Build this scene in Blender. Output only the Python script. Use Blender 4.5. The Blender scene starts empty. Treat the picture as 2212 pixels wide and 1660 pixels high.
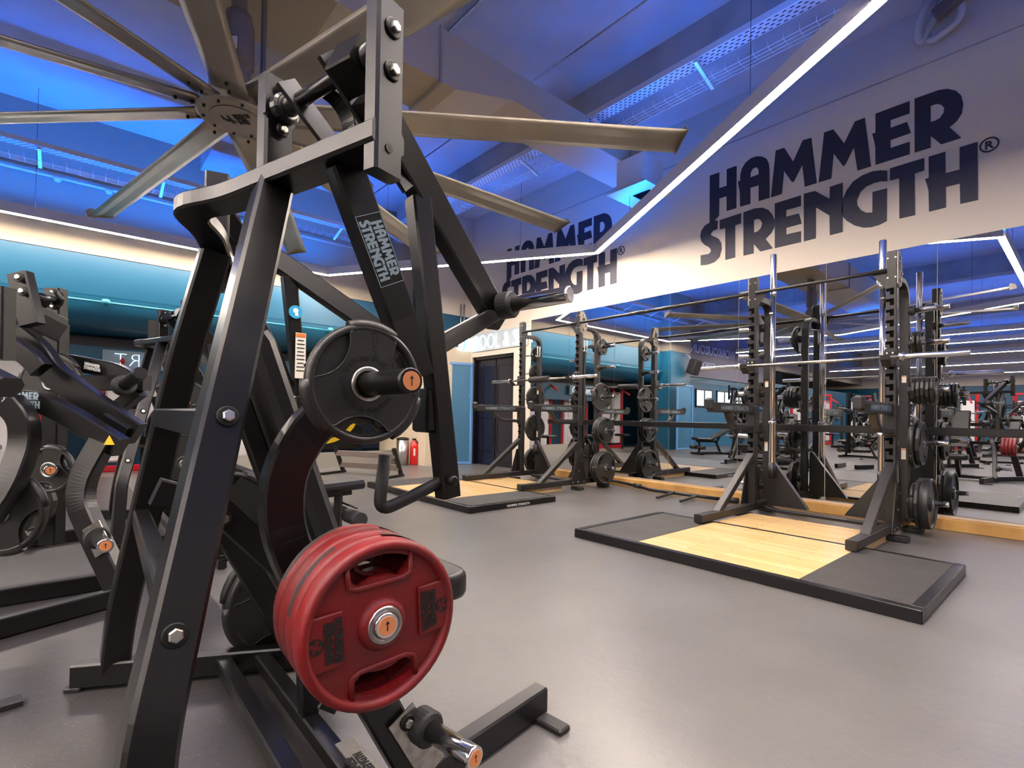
import bpy, bmesh, math, random
from math import sin, cos, pi, radians, sqrt, atan2, tan
from mathutils import Vector as V, Matrix
from mathutils.geometry import tessellate_polygon

random.seed(7)
sc = bpy.context.scene
col = sc.collection

# ------------------------------------------------------------------ camera
FPX, YAW, PIT, ROLL, Y0, CAMH = 1096.67, radians(40.9993), radians(.75), radians(.9046), 884.4, 1.01
def cam_dir(a, b):
    c, s = cos(ROLL), sin(ROLL)
    a, b = c*a - s*b, s*a + c*b
    fw = cos(PIT) - b*sin(PIT); up = sin(PIT) + b*cos(PIT)
    return V((fw*sin(YAW) + a*cos(YAW), fw*cos(YAW) - a*sin(YAW), up))
fwd = cam_dir(0, 0)
rgt = (cam_dir(1, 0) - fwd).normalized(); upv = (cam_dir(0, 1) - fwd).normalized()
cd = bpy.data.cameras.new('camera'); cam = bpy.data.objects.new('camera', cd); col.objects.link(cam)
fn = fwd.normalized()
cam.matrix_world = Matrix(((rgt.x, upv.x, -fn.x, 0), (rgt.y, upv.y, -fn.y, 0), (rgt.z, upv.z, -fn.z, CAMH), (0, 0, 0, 1)))
cd.sensor_fit = 'HORIZONTAL'; cd.sensor_width = 36; cd.lens = FPX/2212*36
cd.shift_x = 0; cd.shift_y = (Y0 - 830)/2212
cd.clip_start = .02; cd.clip_end = 200
sc.camera = cam
# a surveyed point: the ray of a picture point cut with a real plane of the room (x=, y=, z= or forward distance f=)
def P(u, v, x=None, y=None, z=None, f=None):
    d = cam_dir((u - 1106)/FPX, (Y0 - v)/FPX)
    if x is not None: t = x/d.x
    elif y is not None: t = y/d.y
    elif z is not None: t = (z - CAMH)/d.z
    else: t = f/(d.x*sin(YAW) + d.y*cos(YAW))
    return d*t + V((0, 0, CAMH))

# ------------------------------------------------------------------ materials
def lin(h):
    if isinstance(h, str):
        h = h.lstrip('#'); rgb = [int(h[i:i+2], 16)/255 for i in (0, 2, 4)]
        return tuple(c/12.92 if c <= .04045 else ((c + .055)/1.055)**2.4 for c in rgb) + (1,)
    return tuple(h) + (1,)
M = {}
def mat(name, c, rough=.5, metal=0, spec=.5, coat=0, noise=None, bump=None, emit=None, estr=0):
    m = bpy.data.materials.new(name); m.use_nodes = True
    nt = m.node_tree; b = nt.nodes['Principled BSDF']
    b.inputs['Base Color'].default_value = lin(c)
    b.inputs['Roughness'].default_value = rough; b.inputs['Metallic'].default_value = metal
    b.inputs['Specular IOR Level'].default_value = spec; b.inputs['Coat Weight'].default_value = coat
    tc = nt.nodes.new('ShaderNodeTexCoord')
    if noise:   # (scale, second colour, low, high, detail)
        n = nt.nodes.new('ShaderNodeTexNoise'); n.inputs['Scale'].default_value = noise[0]; n.inputs['Detail'].default_value = noise[4] if len(noise) > 4 else 4
        r = nt.nodes.new('ShaderNodeValToRGB'); r.color_ramp.elements[0].position = noise[2]; r.color_ramp.elements[1].position = noise[3]
        r.color_ramp.elements[0].color = lin(c); r.color_ramp.elements[1].color = lin(noise[1])
        nt.links.new(tc.outputs['Object'], n.inputs['Vector']); nt.links.new(n.outputs['Fac'], r.inputs['Fac']); nt.links.new(r.outputs['Color'], b.inputs['Base Color'])
    if bump:    # (scale, strength)
        n = nt.nodes.new('ShaderNodeTexNoise'); n.inputs['Scale'].default_value = bump[0]; n.inputs['Detail'].default_value = 3
        bp = nt.nodes.new('ShaderNodeBump'); bp.inputs['Strength'].default_value = bump[1]; bp.inputs['Distance'].default_value = .01
        nt.links.new(tc.outputs['Object'], n.inputs['Vector']); nt.links.new(n.outputs['Fac'], bp.inputs['Height']); nt.links.new(bp.outputs['Normal'], b.inputs['Normal'])
    if emit:
        b.inputs['Emission Color'].default_value = lin(emit); b.inputs['Emission Strength'].default_value = estr
    M[name] = m
    return m
mat('black_frame', (.0055, .0050, .0052), .29, spec=.42, bump=(900, .04))
mat('rack_frame', (.0115, .0098, .0096), .42, spec=.5, bump=(900, .05))
mat('plate_reflect_grey', '#8a837a', .45)  # paler grey: light reflected by the joining plates put into their colour
mat('wall_band', '#a1957f', .7, bump=(40, .06))
mat('black_dark', (.004, .004, .004), .5, spec=.3)
mat('rubber', (.015, .0143, .0125), .38, bump=(300, .12))
mat('rubber_grip', (.012, .0115, .0115), .55)
mat('letter_dark', (.006, .006, .0055), .6)
mat('vinyl', (.006, .0055, .006), .36, bump=(420, .12))
mat('red_rubber', '#760a0f', .5, noise=(9, '#5f1a17', .42, .72, 6), bump=(120, .10))
mat('red_scuff', (.03, .022, .02), .6)
mat('chrome', (.80, .78, .77), .16, 1)
mat('steel', (.50, .48, .44), .28, 1, noise=(40, (.36, .34, .30), .4, .6))
mat('bolt_zinc', (.62, .60, .52), .3, 1)
mat('orange_sticker', '#d98a55', .5)
mat('white_print', (.80, .80, .78), .5)
mat('silver_print', '#8fa3ad', .35, .4)
mat('label_paper', '#d9d4c8', .6)
mat('warn_yellow', '#e8b81c', .5)
mat('warn_orange', '#d2732c', .5)
mat('label_blue', '#1f9fd0', .5)
mat('blade', (.40, .37, .32), .42, .85, noise=(3, (.33, .30, .26), .3, .7))
mat('motor_grey', '#6f6259', .5)
mat('cream', '#cfc0a6', .65, bump=(60, .05))
mat('wall_white', '#cfc4b3', .7, bump=(40, .06))
mat('navy_letter', '#1a1a2c', .5)
mat('teal', '#064a66', .42, bump=(50, .03))
mat('teal_deep', '#0c4d6c', .5)
mat('ceil_white', '#cfccca', .8, noise=(1.3, '#bfbcb8', .35, .7))
mat('beam_grey', '#a9a39c', .85, noise=(2, '#8f8983', .4, .7), bump=(25, .15))
mat('duct', '#b9a98f', .45, .0)
mat('tray_metal', (.72, .72, .70), .4, .5)
mat('tray_hole', (.002, .002, .002), .9, spec=.05)
mat('led_house', '#d8d2ca', .45)
mat('led', (1, 1, 1), .5, emit='#ffeedb', estr=150)
mat('led_fill', (1, 1, 1), .5, emit='#ffeedb', estr=45)
mat('led_blue', (0, .1, 1), .5, emit=(.0, .15, 1.0), estr=60)
mat('led_blue_bright', (0, .1, 1), .5, emit=(.0, .14, 1.0), estr=150)
mat('pipe_white', '#c9c4ba', .6)
mat('pipe_teal', '#3a8ca4', .45)
mat('door_navy', '#141626', .22)
mat('door_edge', '#0c0c14', .3)
mat('cage_blue', '#5f8fc4', .45)
mat('ext_red', '#c01010', .25, coat=.4)
mat('bin_steel', (.55, .54, .53), .3, 1)
mat('rail_wood', '#c79a58', .55, noise=(4, '#a87c40', .35, .7))
mat('neon', (1, 1, 1), .4, emit='#dff4ff', estr=2.0)
mat('acrylic', '#b8c2c6', .12, spec=.6)
mat('reflection_panel', '#6d8496', .3)
mat('banner', '#5d5a68', .7)
mat('banner_print', '#c8cdec', .6)
mat('speaker', '#1d1a1a', .5)
mat('machine_red', '#a30d18', .35)
mat('shroud', '#d2cfcf', .5)
mat('yellow', '#e8c414', .5)
mat('foam', (.016, .015, .016), .7)
mat('tread_plate', '#b7b2a6', .35, .8, bump=(60, .5))
mat('window_glow', (.5, .6, .65), .3, emit='#bfe3ee', estr=1.1)
mat('screen_blue', (.1, .4, .6), .3, emit='#49b6e0', estr=1.0)
mat('wall_dark', '#2b2a33', .7)
m = mat('mirror', (.86, .88, .88), .0, 1)

def node_floor(name, c0, c1, rough0, rough1, speck):
    m = mat(name, c0, .3); nt = m.node_tree; b = nt.nodes['Principled BSDF']; L = nt.links
    tc = nt.nodes.new('ShaderNodeTexCoord')
    n = nt.nodes.new('ShaderNodeTexNoise'); n.inputs['Scale'].default_value = .9; n.inputs['Detail'].default_value = 8; n.inputs['Roughness'].default_value = .62
    r = nt.nodes.new('ShaderNodeValToRGB'); r.color_ramp.elements[0].position = .3; r.color_ramp.elements[1].position = .72
    r.color_ramp.elements[0].color = lin(c0); r.color_ramp.elements[1].color = lin(c1)
    L.new(tc.outputs['Object'], n.inputs['Vector']); L.new(n.outputs['Fac'], r.inputs['Fac'])
    # fine flecks in the vinyl
    v = nt.nodes.new('ShaderNodeTexNoise'); v.inputs['Scale'].default_value = 190; v.inputs['Detail'].default_value = 1
    rv = nt.nodes.new('ShaderNodeValToRGB'); rv.color_ramp.elements[0].position = .70; rv.color_ramp.elements[1].position = .75
    L.new(tc.outputs['Object'], v.inputs['Vector']); L.new(v.outputs['Fac'], rv.inputs['Fac'])
    # hairline curved scuffs, in patches
    def mth(op, a, bb):
        x = nt.nodes.new('ShaderNodeMath'); x.operation = op
        for k, q in enumerate((a, bb)):
            if isinstance(q, (int, float)): x.inputs[k].default_value = q
            elif q is not None: L.new(q, x.inputs[k])
        return x.outputs[0]
    w = nt.nodes.new('ShaderNodeTexNoise'); w.inputs['Scale'].default_value = 8; w.inputs['Detail'].default_value = 2; w.inputs['Distortion'].default_value = .6
    w2 = nt.nodes.new('ShaderNodeTexNoise'); w2.inputs['Scale'].default_value = 7; w2.inputs['Detail'].default_value = 3
    L.new(tc.outputs['Object'], w.inputs['Vector']); L.new(tc.outputs['Object'], w2.inputs['Vector'])
    line = mth('LESS_THAN', mth('ABSOLUTE', mth('SUBTRACT', w.outputs['Fac'], .56), None), .0028)
    mk = nt.nodes.new('ShaderNodeMapRange'); mk.inputs['From Min'].default_value = .42; mk.inputs['From Max'].default_value = .75; L.new(w2.outputs['Fac'], mk.inputs['Value'])
    scuff = mth('MULTIPLY', line, mk.outputs['Result'])
    mx = nt.nodes.new('ShaderNodeMix'); mx.data_type = 'RGBA'; mx.inputs[7].default_value = lin(speck)
    L.new(rv.outputs['Color'], mx.inputs[0]); L.new(r.outputs['Color'], mx.inputs[6])
    mx2 = nt.nodes.new('ShaderNodeMix'); mx2.data_type = 'RGBA'; mx2.inputs[7].default_value = lin((.055, .05, .048))
    sc1 = nt.nodes.new('ShaderNodeMath'); sc1.operation = 'MULTIPLY'; sc1.inputs[1].default_value = .5
    L.new(scuff, sc1.inputs[0]); L.new(sc1.outputs[0], mx2.inputs[0]); L.new(mx.outputs[2], mx2.inputs[6])
    L.new(mx2.outputs[2], b.inputs['Base Color'])
    mr = nt.nodes.new('ShaderNodeMapRange'); mr.inputs['To Min'].default_value = rough0; mr.inputs['To Max'].default_value = rough1
    n2 = nt.nodes.new('ShaderNodeTexNoise'); n2.inputs['Scale'].default_value = 3.2; n2.inputs['Detail'].default_value = 6
    L.new(tc.outputs['Object'], n2.inputs['Vector']); L.new(n2.outputs['Fac'], mr.inputs['Value']); L.new(mr.outputs['Result'], b.inputs['Roughness'])
    bp = nt.nodes.new('ShaderNodeBump'); bp.inputs['Strength'].default_value = .10; bp.inputs['Distance'].default_value = .012
    n3 = nt.nodes.new('ShaderNodeTexNoise'); n3.inputs['Scale'].default_value = 26; n3.inputs['Detail'].default_value = 4
    L.new(tc.outputs['Object'], n3.inputs['Vector']); L.new(n3.outputs['Fac'], bp.inputs['Height']); L.new(bp.outputs['Normal'], b.inputs['Normal'])
node_floor('floor_vinyl', (.098, .093, .089), (.145, .139, .133), .285, .36, (.24, .22, .21))
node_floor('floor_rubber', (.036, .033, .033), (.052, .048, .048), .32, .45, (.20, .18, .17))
node_floor('mat_rubber', (.022, .020, .0195), (.034, .031, .030), .6, .8, (.11, .1, .1))

def node_wood(name):
    m = mat(name, '#d9a564', .22, coat=.3); nt = m.node_tree; b = nt.nodes['Principled BSDF']; L = nt.links
    tc = nt.nodes.new('ShaderNodeTexCoord')
    br = nt.nodes.new('ShaderNodeTexBrick'); br.inputs['Scale'].default_value = 1; br.offset = .37
    br.inputs['Brick Width'].default_value = .62; br.inputs['Row Height'].default_value = .057; br.inputs['Mortar Size'].default_value = .0012
    br.inputs['Color1'].default_value = lin('#f0cd94'); br.inputs['Color2'].default_value = lin('#e6bd80'); br.inputs['Mortar'].default_value = lin('#a87a44')
    mp = nt.nodes.new('ShaderNodeMapping'); mp.inputs['Rotation'].default_value = (0, 0, pi/2)
    L.new(tc.outputs['Object'], mp.inputs['Vector']); L.new(mp.outputs['Vector'], br.inputs['Vector'])
    mp2 = nt.nodes.new('ShaderNodeMapping'); mp2.inputs['Scale'].default_value = (60, 2.5, 1)
    n = nt.nodes.new('ShaderNodeTexNoise'); n.inputs['Scale'].default_value = 1; n.inputs['Detail'].default_value = 5
    L.new(tc.outputs['Object'], mp2.inputs['Vector']); L.new(mp2.outputs['Vector'], n.inputs['Vector'])
    mx = nt.nodes.new('ShaderNodeMix'); mx.data_type = 'RGBA'; mx.blend_type = 'MULTIPLY'; mx.inputs[0].default_value = .18
    L.new(br.outputs['Color'], mx.inputs[6]); L.new(n.outputs['Color'], mx.inputs[7]); L.new(mx.outputs[2], b.inputs['Base Color'])
node_wood('wood')

def node_mesh(name, c, hole):   # expanded-metal panel: diamond holes, see-through
    m = mat(name, c, .45, .3); nt = m.node_tree; b = nt.nodes['Principled BSDF']; L = nt.links
    tc = nt.nodes.new('ShaderNodeTexCoord')
    mp = nt.nodes.new('ShaderNodeMapping'); mp.inputs['Scale'].default_value = (40, 40, 75)
    sep = nt.nodes.new('ShaderNodeSeparateXYZ')
    L.new(tc.outputs['Object'], mp.inputs['Vector']); L.new(mp.outputs['Vector'], sep.inputs[0])
    def m2(op, a, bb):
        x = nt.nodes.new('ShaderNodeMath'); x.operation = op
        for i, q in enumerate((a, bb)):
            if q is None: continue
            if isinstance(q, (int, float)): x.inputs[i].default_value = q
            else: L.new(q, x.inputs[i])
        return x.outputs[0]
    s = m2('ADD', sep.outputs[0], sep.outputs[1])
    a = m2('ABSOLUTE', m2('SUBTRACT', m2('FRACT', m2('ADD', s, sep.outputs[2]), None), .5), None)
    c2 = m2('ABSOLUTE', m2('SUBTRACT', m2('FRACT', m2('SUBTRACT', s, sep.outputs[2]), None), .5), None)
    hole_f = m2('LESS_THAN', m2('MAXIMUM', a, c2), hole)
    inv = m2('SUBTRACT', 1, hole_f)
    L.new(inv, b.inputs['Alpha'])
node_mesh('cage_mesh', '#3f7fa6', .30)

# ------------------------------------------------------------------ mesh builder
class MB:
    def __init__(s): s.bm = bmesh.new(); s.i = 0; s.mats = []
    def use(s, name):
        if name not in s.mats: s.mats.append(name)
        s.i = s.mats.index(name); return s
    def face(s, vs, smooth=False):
        try: f = s.bm.faces.new(vs)
        except ValueError: return
        f.material_index = s.i; f.smooth = smooth
    def verts(s, pts): return [s.bm.verts.new(p) for p in pts]
    def rings(s, rings, closed=True, caps=True, smooth=False):
        R = [s.verts(r) for r in rings]; n = len(R[0])
        for a, b in zip(R, R[1:]):
            for k in range(n if closed else n - 1):
                s.face((a[k], a[(k+1) % n], b[(k+1) % n], b[k]), smooth)
        if caps and closed: s.face(R[0][::-1]); s.face(R[-1])
        return s
    def box(s, c, size, rz=0, bev=.0, rot=None):
        c = V(c); x, y, z = (q/2 for q in size)
        R = rot if rot is not None else Matrix.Rotation(rz, 3, 'Z')
        if bev <= 0:
            p = [c + R @ V((sx*x, sy*y, sz*z)) for sz in (-1, 1) for sx, sy in ((-1, -1), (1, -1), (1, 1), (-1, 1))]
            return s.rings([p[:4], p[4:]])
        b = min(bev, x*.49, y*.49, z*.49)
        def ring(ix, iz):
            X, Y = x - ix, y - ix
            return [c + R @ V(q + (iz,)) for q in ((-X+b, -Y), (X-b, -Y), (X, -Y+b), (X, Y-b), (X-b, Y), (-X+b, Y), (-X, Y-b), (-X, -Y+b))]
        return s.rings([ring(b, -z), ring(0, -z+b), ring(0, z-b), ring(b, z)])
    def rtube(s, path, w, h, up=(0, 0, 1), bev=.005, fillet=0, seg=7):
        """rectangular tube along a path: w across, h along `up`"""
        path = [V(p) for p in path]
        if fillet: path = round_path(path, fillet, seg)
        up = V(up); n = len(path); rings = []
        tans = [(path[i+1] - path[i]).normalized() for i in range(n-1)]
        cs = [(-w/2+bev, -h/2), (w/2-bev, -h/2), (w/2, -h/2+bev), (w/2, h/2-bev), (w/2-bev, h/2), (-w/2+bev, h/2), (-w/2, h/2-bev), (-w/2, -h/2+bev)]
        prev = None
        for i in range(n):
            t = tans[min(i, n-2)] if i == 0 else tans[i-1]
            side = t.cross(up)
            if side.length < 1e-4: side = prev if prev else t.orthogonal()
            side.normalize(); prev = side
            u = side.cross(t).normalized()
            nb = t if i in (0, n-1) else (tans[i-1] + tans[i]).normalized()
            ring = []
            for a, b in cs:
                q = side*a + u*b
                q = q - t*(q.dot(nb)/max(.2, t.dot(nb)))
                ring.append(path[i] + q)
            rings.append(ring)
        return s.rings(rings)
    def tube(s, path, r, seg=12, fillet=0, rad=None, caps=True):
        path = [V(p) for p in path]
        if fillet: path = round_path(path, fillet, 7)
        n = len(path); rings = []; ref = None
        for i in range(n):
            t = (path[min(i+1, n-1)] - path[max(i-1, 0)]).normalized()
            if ref is None: ref = t.orthogonal().normalized()
            a = (ref - t*ref.dot(t)).normalized(); ref = a; b = t.cross(a)
            rr = rad[i] if rad else r
            rings.append([path[i] + (a*cos(2*pi*k/seg) + b*sin(2*pi*k/seg))*rr for k in range(seg)])
        return s.rings(rings, caps=caps, smooth=True)
    def lathe(s, c, axis, prof, seg=24, smooth=True, phase=0, caps=True):
        c = V(c); ax = V(axis).normalized(); a = ax.orthogonal().normalized()
        if abs(ax.z) < .9: a = V((0, 0, 1)) - ax*ax.z; a.normalize()
        b = ax.cross(a)
        rings = [[c + ax*h + (a*cos(2*pi*k/seg + phase) + b*sin(2*pi*k/seg + phase))*max(r, 1e-4) for k in range(seg)] for r, h in prof]
        return s.rings(rings, caps=caps, smooth=smooth)
    def ring(s, c, axis, r0, r1, h0, h1, seg=32, smooth=False):   # annulus (hollow ring)
        return s.lathe(c, axis, [(r0, h0), (r1, h0), (r1, h1), (r0, h1), (r0, h0)], seg, smooth, caps=False)
    def slab(s, o, ex, ey, outer, holes=(), t=.004):
        """flat shape with holes in the plane (o, ex, ey), thickness t along ex x ey"""
        o, ex, ey = V(o), V(ex), V(ey); nz = ex.cross(ey).normalized()
        loops = [[V((p[0], p[1], 0)) for p in outer]] + [[V((p[0], p[1], 0)) for p in h] for h in holes]
        flat = [p for l in loops for p in l]
        top = s.verts([o + ex*p.x + ey*p.y + nz*t for p in flat]); bot = s.verts([o + ex*p.x + ey*p.y for p in flat])
        for tri in tessellate_polygon(loops):
            s.face([top[k] for k in tri]); s.face([bot[k] for k in tri][::-1])
        k = 0
        for l in loops:
            n = len(l)
            for j in range(n):
                a, b = k + j, k + (j+1) % n
                s.face((bot[a], bot[b], top[b], top[a]))
            k += n
        return s
    def hexbolt(s, c, axis, r=.012, h=.010, washer=True):
        if washer:
            k = s.i; s.use('black_dark'); s.lathe(c, axis, [(r*1.75, 0), (r*1.75, .003), (r*1.55, .005)], 18); s.i = k
        return s.lathe(c, axis, [(r, .004), (r, h), (r*.8, h + .002)], 6, smooth=False)
    def build(s, name, parent=None, default='black_frame', recalc=True):
        if recalc: bmesh.ops.recalc_face_normals(s.bm, faces=s.bm.faces[:])
        me = bpy.data.meshes.new(name)
        if parent is not None:
            off = parent['_o'] if '_o' in parent.keys() else (0, 0, 0)
            bmesh.ops.translate(s.bm, verts=s.bm.verts[:], vec=-V(off))
        s.bm.to_mesh(me); s.bm.free()
        for q in (s.mats or [default]): me.materials.append(M[q])
        o = bpy.data.objects.new(name, me); col.objects.link(o)
        if parent is not None:
            o.parent = parent; o['_o'] = list(off)
        return o
def add_text(mb, body, o, ex, ey, size, align='CENTER', thin=0, ext=.0006):
    cu = bpy.data.curves.new('t', 'FONT'); cu.body = body; cu.size = size; cu.extrude = ext; cu.align_x = align; cu.offset = thin; cu.resolution_u = 3
    tmp = bpy.data.objects.new('t', cu); col.objects.link(tmp)
    me = bpy.data.meshes.new_from_object(tmp.evaluated_get(bpy.context.evaluated_depsgraph_get()))
    bpy.data.objects.remove(tmp); bpy.data.curves.remove(cu)
    ex, ey, o = V(ex).normalized(), V(ey).normalized(), V(o); ez = ex.cross(ey)
    me.transform(Matrix(((ex.x, ey.x, ez.x, o.x), (ex.y, ey.y, ez.y, o.y), (ex.z, ey.z, ez.z, o.z), (0, 0, 0, 1))))
    n = len(mb.bm.faces); mb.bm.from_mesh(me); mb.bm.faces.ensure_lookup_table()
    for f in mb.bm.faces[n:]: f.material_index = mb.i
    bpy.data.meshes.remove(me)
def round_path(path, r, seg=6):
    out = [path[0]]
    for i in range(1, len(path)-1):
        p, a, b = path[i], path[i-1], path[i+1]
        d0, d1 = (a-p), (b-p); k = min(r, d0.length*.49, d1.length*.49)
        q0, q1 = p + d0.normalized()*k, p + d1.normalized()*k
        for j in range(seg+1):
            t = j/seg; out.append(q0*(1-t)**2 + p*2*t*(1-t) + q1*t*t)
    out.append(path[-1]); return out
def B(m='black_frame'): return MB().use(m)

# ------------------------------------------------------------------ objects, labels, copies
def tag(o, label, cat, group=None, kind=None):
    o['label'] = label; o['category'] = cat
    if group: o['group'] = group
    if kind: o['kind'] = kind
    return o
def thing(name, label, cat, loc=(0, 0, 0), group=None):
    o = bpy.data.objects.new(name, None); col.objects.link(o); o.location = loc; o['_o'] = list(loc)
    o.empty_display_size = .1
    return tag(o, label, cat, group)
def struct(o): o['kind'] = 'structure'; return o
def dup(root, loc, rz=0, label=None, group=None, rot=None, scale=None):
    def cp(o, parent):
        c = o.copy(); col.objects.link(c)
        if parent is not None: c.parent = parent
        for ch in o.children: cp(ch, c)
        return c
    r = cp(root, None); r.location = loc
    r.rotation_euler = rot if rot is not None else (0, 0, rz)
    if scale: r.scale = scale
    if label: r['label'] = label
    if group: r['group'] = group
    return r
def text(name, body, o, ex, ey, size, m, parent=None, ext=.002, align='LEFT', sx=1, thin=0):
    cu = bpy.data.curves.new(name, 'FONT'); cu.body = body; cu.size = size; cu.extrude = ext; cu.align_x = align; cu.offset = thin; cu.resolution_u = 4
    tmp = bpy.data.objects.new(name + '_tmp', cu); col.objects.link(tmp)
    dg = bpy.context.evaluated_depsgraph_get(); me = bpy.data.meshes.new_from_object(tmp.evaluated_get(dg))
    bpy.data.objects.remove(tmp); bpy.data.curves.remove(cu)
    ex, ey = V(ex).normalized(), V(ey).normalized(); ez = ex.cross(ey)
    off = V(parent['_o']) if parent is not None and '_o' in parent.keys() else V((0, 0, 0))
    o = V(o) - off
    ex = ex*sx
    me.transform(Matrix(((ex.x, ey.x, ez.x, o.x), (ex.y, ey.y, ez.y, o.y), (ex.z, ey.z, ez.z, o.z), (0, 0, 0, 1))))
    me.materials.clear(); me.materials.append(M[m]); me.name = name
    ob = bpy.data.objects.new(name, me); col.objects.link(ob)
    if parent is not None: ob.parent = parent; ob['_o'] = list(off)
    return ob
LOGO=[([(0.126,1.172),(0.253,1.172),(0.255,0.964),(0.356,0.963),(0.354,1.175),(0.482,1.175),(0.483,0.636),(0.358,0.635),(0.356,0.83),(0.258,0.828),(0.257,0.606),(0.197,0.555),(0.24,0.548),(0.237,0.437),(0.172,0.426),(0.147,0.398),(0.152,0.376),(0.194,0.348),(0.253,0.306),(0.29,0.241),(0.297,0.156),(0.267,0.061),(0.198,0.012),(0.1,0.0),(0.01,0.01),(0.008,0.144),(0.118,0.137),(0.148,0.154),(0.152,0.186),(0.122,0.226),(0.067,0.267),(0.016,0.328),(0.0,0.398),(0.014,0.471),(0.064,0.529),(0.128,0.549)],[]),([(0.532,0.639),(0.526,0.835),(0.499,0.962),(0.529,0.97),(0.531,1.041),(0.55,1.115),(0.594,1.171),(0.655,1.202),(0.724,1.202),(0.793,1.176),(0.844,1.131),(0.873,1.068),(0.882,0.996),(0.888,0.638),(0.76,0.639),(0.758,0.834),(0.657,0.837),(0.659,0.637)],[(0.656,0.966),(0.659,1.023),(0.683,1.063),(0.721,1.069),(0.747,1.044),(0.756,1.006),(0.757,0.969)]),([(0.954,1.184),(1.05,1.181),(1.15,0.979),(1.251,1.189),(1.341,1.183),(1.401,0.644),(1.276,0.643),(1.248,0.905),(1.159,0.742),(1.138,0.745),(1.05,0.906),(1.027,0.64),(0.904,0.639)],[]),([(1.471,1.189),(1.562,1.187),(1.667,0.988),(1.766,1.186),(1.856,1.187),(1.915,0.648),(1.792,0.646),(1.758,0.908),(1.682,0.755),(1.659,0.74),(1.567,0.915),(1.545,0.646),(1.419,0.645)],[]),([(1.951,1.189),(2.238,1.19),(2.238,1.066),(2.08,1.066),(2.081,0.984),(2.219,0.988),(2.248,0.864),(2.081,0.859),(2.082,0.776),(2.24,0.777),(2.24,0.652),(1.954,0.649),(1.951,0.836),(1.94,0.908),(1.923,0.987),(1.952,0.99)],[]),([(2.277,1.196),(2.462,1.193),(2.526,1.176),(2.589,1.129),(2.63,1.062),(2.644,0.977),(2.636,0.893),(2.6,0.834),(2.546,0.795),(2.632,0.657),(2.485,0.655),(2.405,0.767),(2.405,0.653),(2.28,0.652)],[(2.403,1.066),(2.447,1.066),(2.484,1.04),(2.506,0.999),(2.501,0.953),(2.474,0.916),(2.437,0.904),(2.404,0.906)]),([(0.267,0.543),(0.545,0.552),(0.543,0.425),(0.471,0.422),(0.473,0.012),(0.348,0.008),(0.343,0.42),(0.269,0.422)],[]),([(0.575,0.554),(0.713,0.562),(0.807,0.543),(0.874,0.497),(0.924,0.422),(0.949,0.35),(0.946,0.266),(0.91,0.207),(0.844,0.151),(0.932,0.017),(0.785,0.014),(0.704,0.125),(0.703,0.011),(0.58,0.01)],[(0.702,0.42),(0.745,0.426),(0.783,0.402),(0.805,0.352),(0.788,0.296),(0.75,0.267),(0.706,0.265)]),([(0.949,0.551),(1.237,0.556),(1.238,0.434),(1.078,0.434),(1.079,0.354),(1.216,0.354),(1.247,0.227),(1.08,0.223),(1.08,0.144),(1.24,0.141),(1.241,0.015),(0.954,0.014)],[]),([(1.267,0.565),(1.385,0.559),(1.531,0.424),(1.531,0.557),(1.657,0.562),(1.658,0.022),(1.535,0.018),(1.53,0.238),(1.394,0.37),(1.395,0.019),(1.271,0.015)],[]),([(2.056,0.551),(2.057,0.442),(2.001,0.459),(1.939,0.461),(1.87,0.447),(1.819,0.403),(1.79,0.328),(1.794,0.273),(1.827,0.21),(1.872,0.17),(1.929,0.154),(1.929,0.371),(2.055,0.369),(2.053,0.031),(1.991,0.009),(1.917,0.003),(1.847,0.018),(1.769,0.062),(1.696,0.133),(1.657,0.19),(1.647,0.256),(1.656,0.378),(1.694,0.467),(1.753,0.54),(1.837,0.579),(1.926,0.59),(2.001,0.574)],[]),([(2.078,0.565),(2.356,0.569),(2.356,0.448),(2.281,0.442),(2.286,0.025),(2.159,0.026),(2.156,0.438),(2.078,0.44)],[]),([(2.39,0.569),(2.516,0.57),(2.518,0.362),(2.62,0.361),(2.62,0.572),(2.745,0.575),(2.75,0.032),(2.626,0.032),(2.622,0.227),(2.519,0.228),(2.521,0.03),(2.395,0.027),(2.39,0.232),(2.379,0.292),(2.362,0.357),(2.391,0.362)],[])]
# two-row block lettering used on the wall and on the machine plates (metres at wall size: 2.75 wide, 1.2 high)
def letters(mb, o, ex, ey, k=1.0, t=.004, rows=(0, 1)):
    ex, ey = V(ex), V(ey)
    for outer, hole in LOGO:
        mb.slab(o, ex, ey, [(x*k, y*k) for x, y in outer], [[(x*k, y*k) for x, y in hole]] if hole else [], t)
    return mb

# ------------------------------------------------------------------ the room
XW, YB, CZ = 6.30, 9.36, 5.12
struct(B('floor_vinyl').box((-8.5, 2.0, -.05), (31, 24, .1)).build('floor'))
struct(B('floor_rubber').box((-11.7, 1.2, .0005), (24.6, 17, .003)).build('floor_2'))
struct(B('ceil_white').box((-8.5, 2.0, CZ + .1), (31, 24, .2)).build('ceiling'))
w = B('wall_white')
def wallx(x0, x1, y0, y1, z0, z1): w.box(((x0+x1)/2, (y0+y1)/2, (z0+z1)/2), (x1-x0, y1-y0, z1-z0))
wallx(XW, XW+.3, -8, 7.22, 0, 2.76); wallx(XW, XW+.3, 8.54, 9.6, 0, 2.76); wallx(XW, XW+.3, 7.22, 8.54, 2.21, 2.76)
wallx(XW, XW+.3, -8, 9.6, 2.76, CZ)
w.use('beam_grey'); w.box((XW-.002, 2.2, 4.545), (.012, 9, .012))
struct(w.build('wall_right'))
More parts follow.
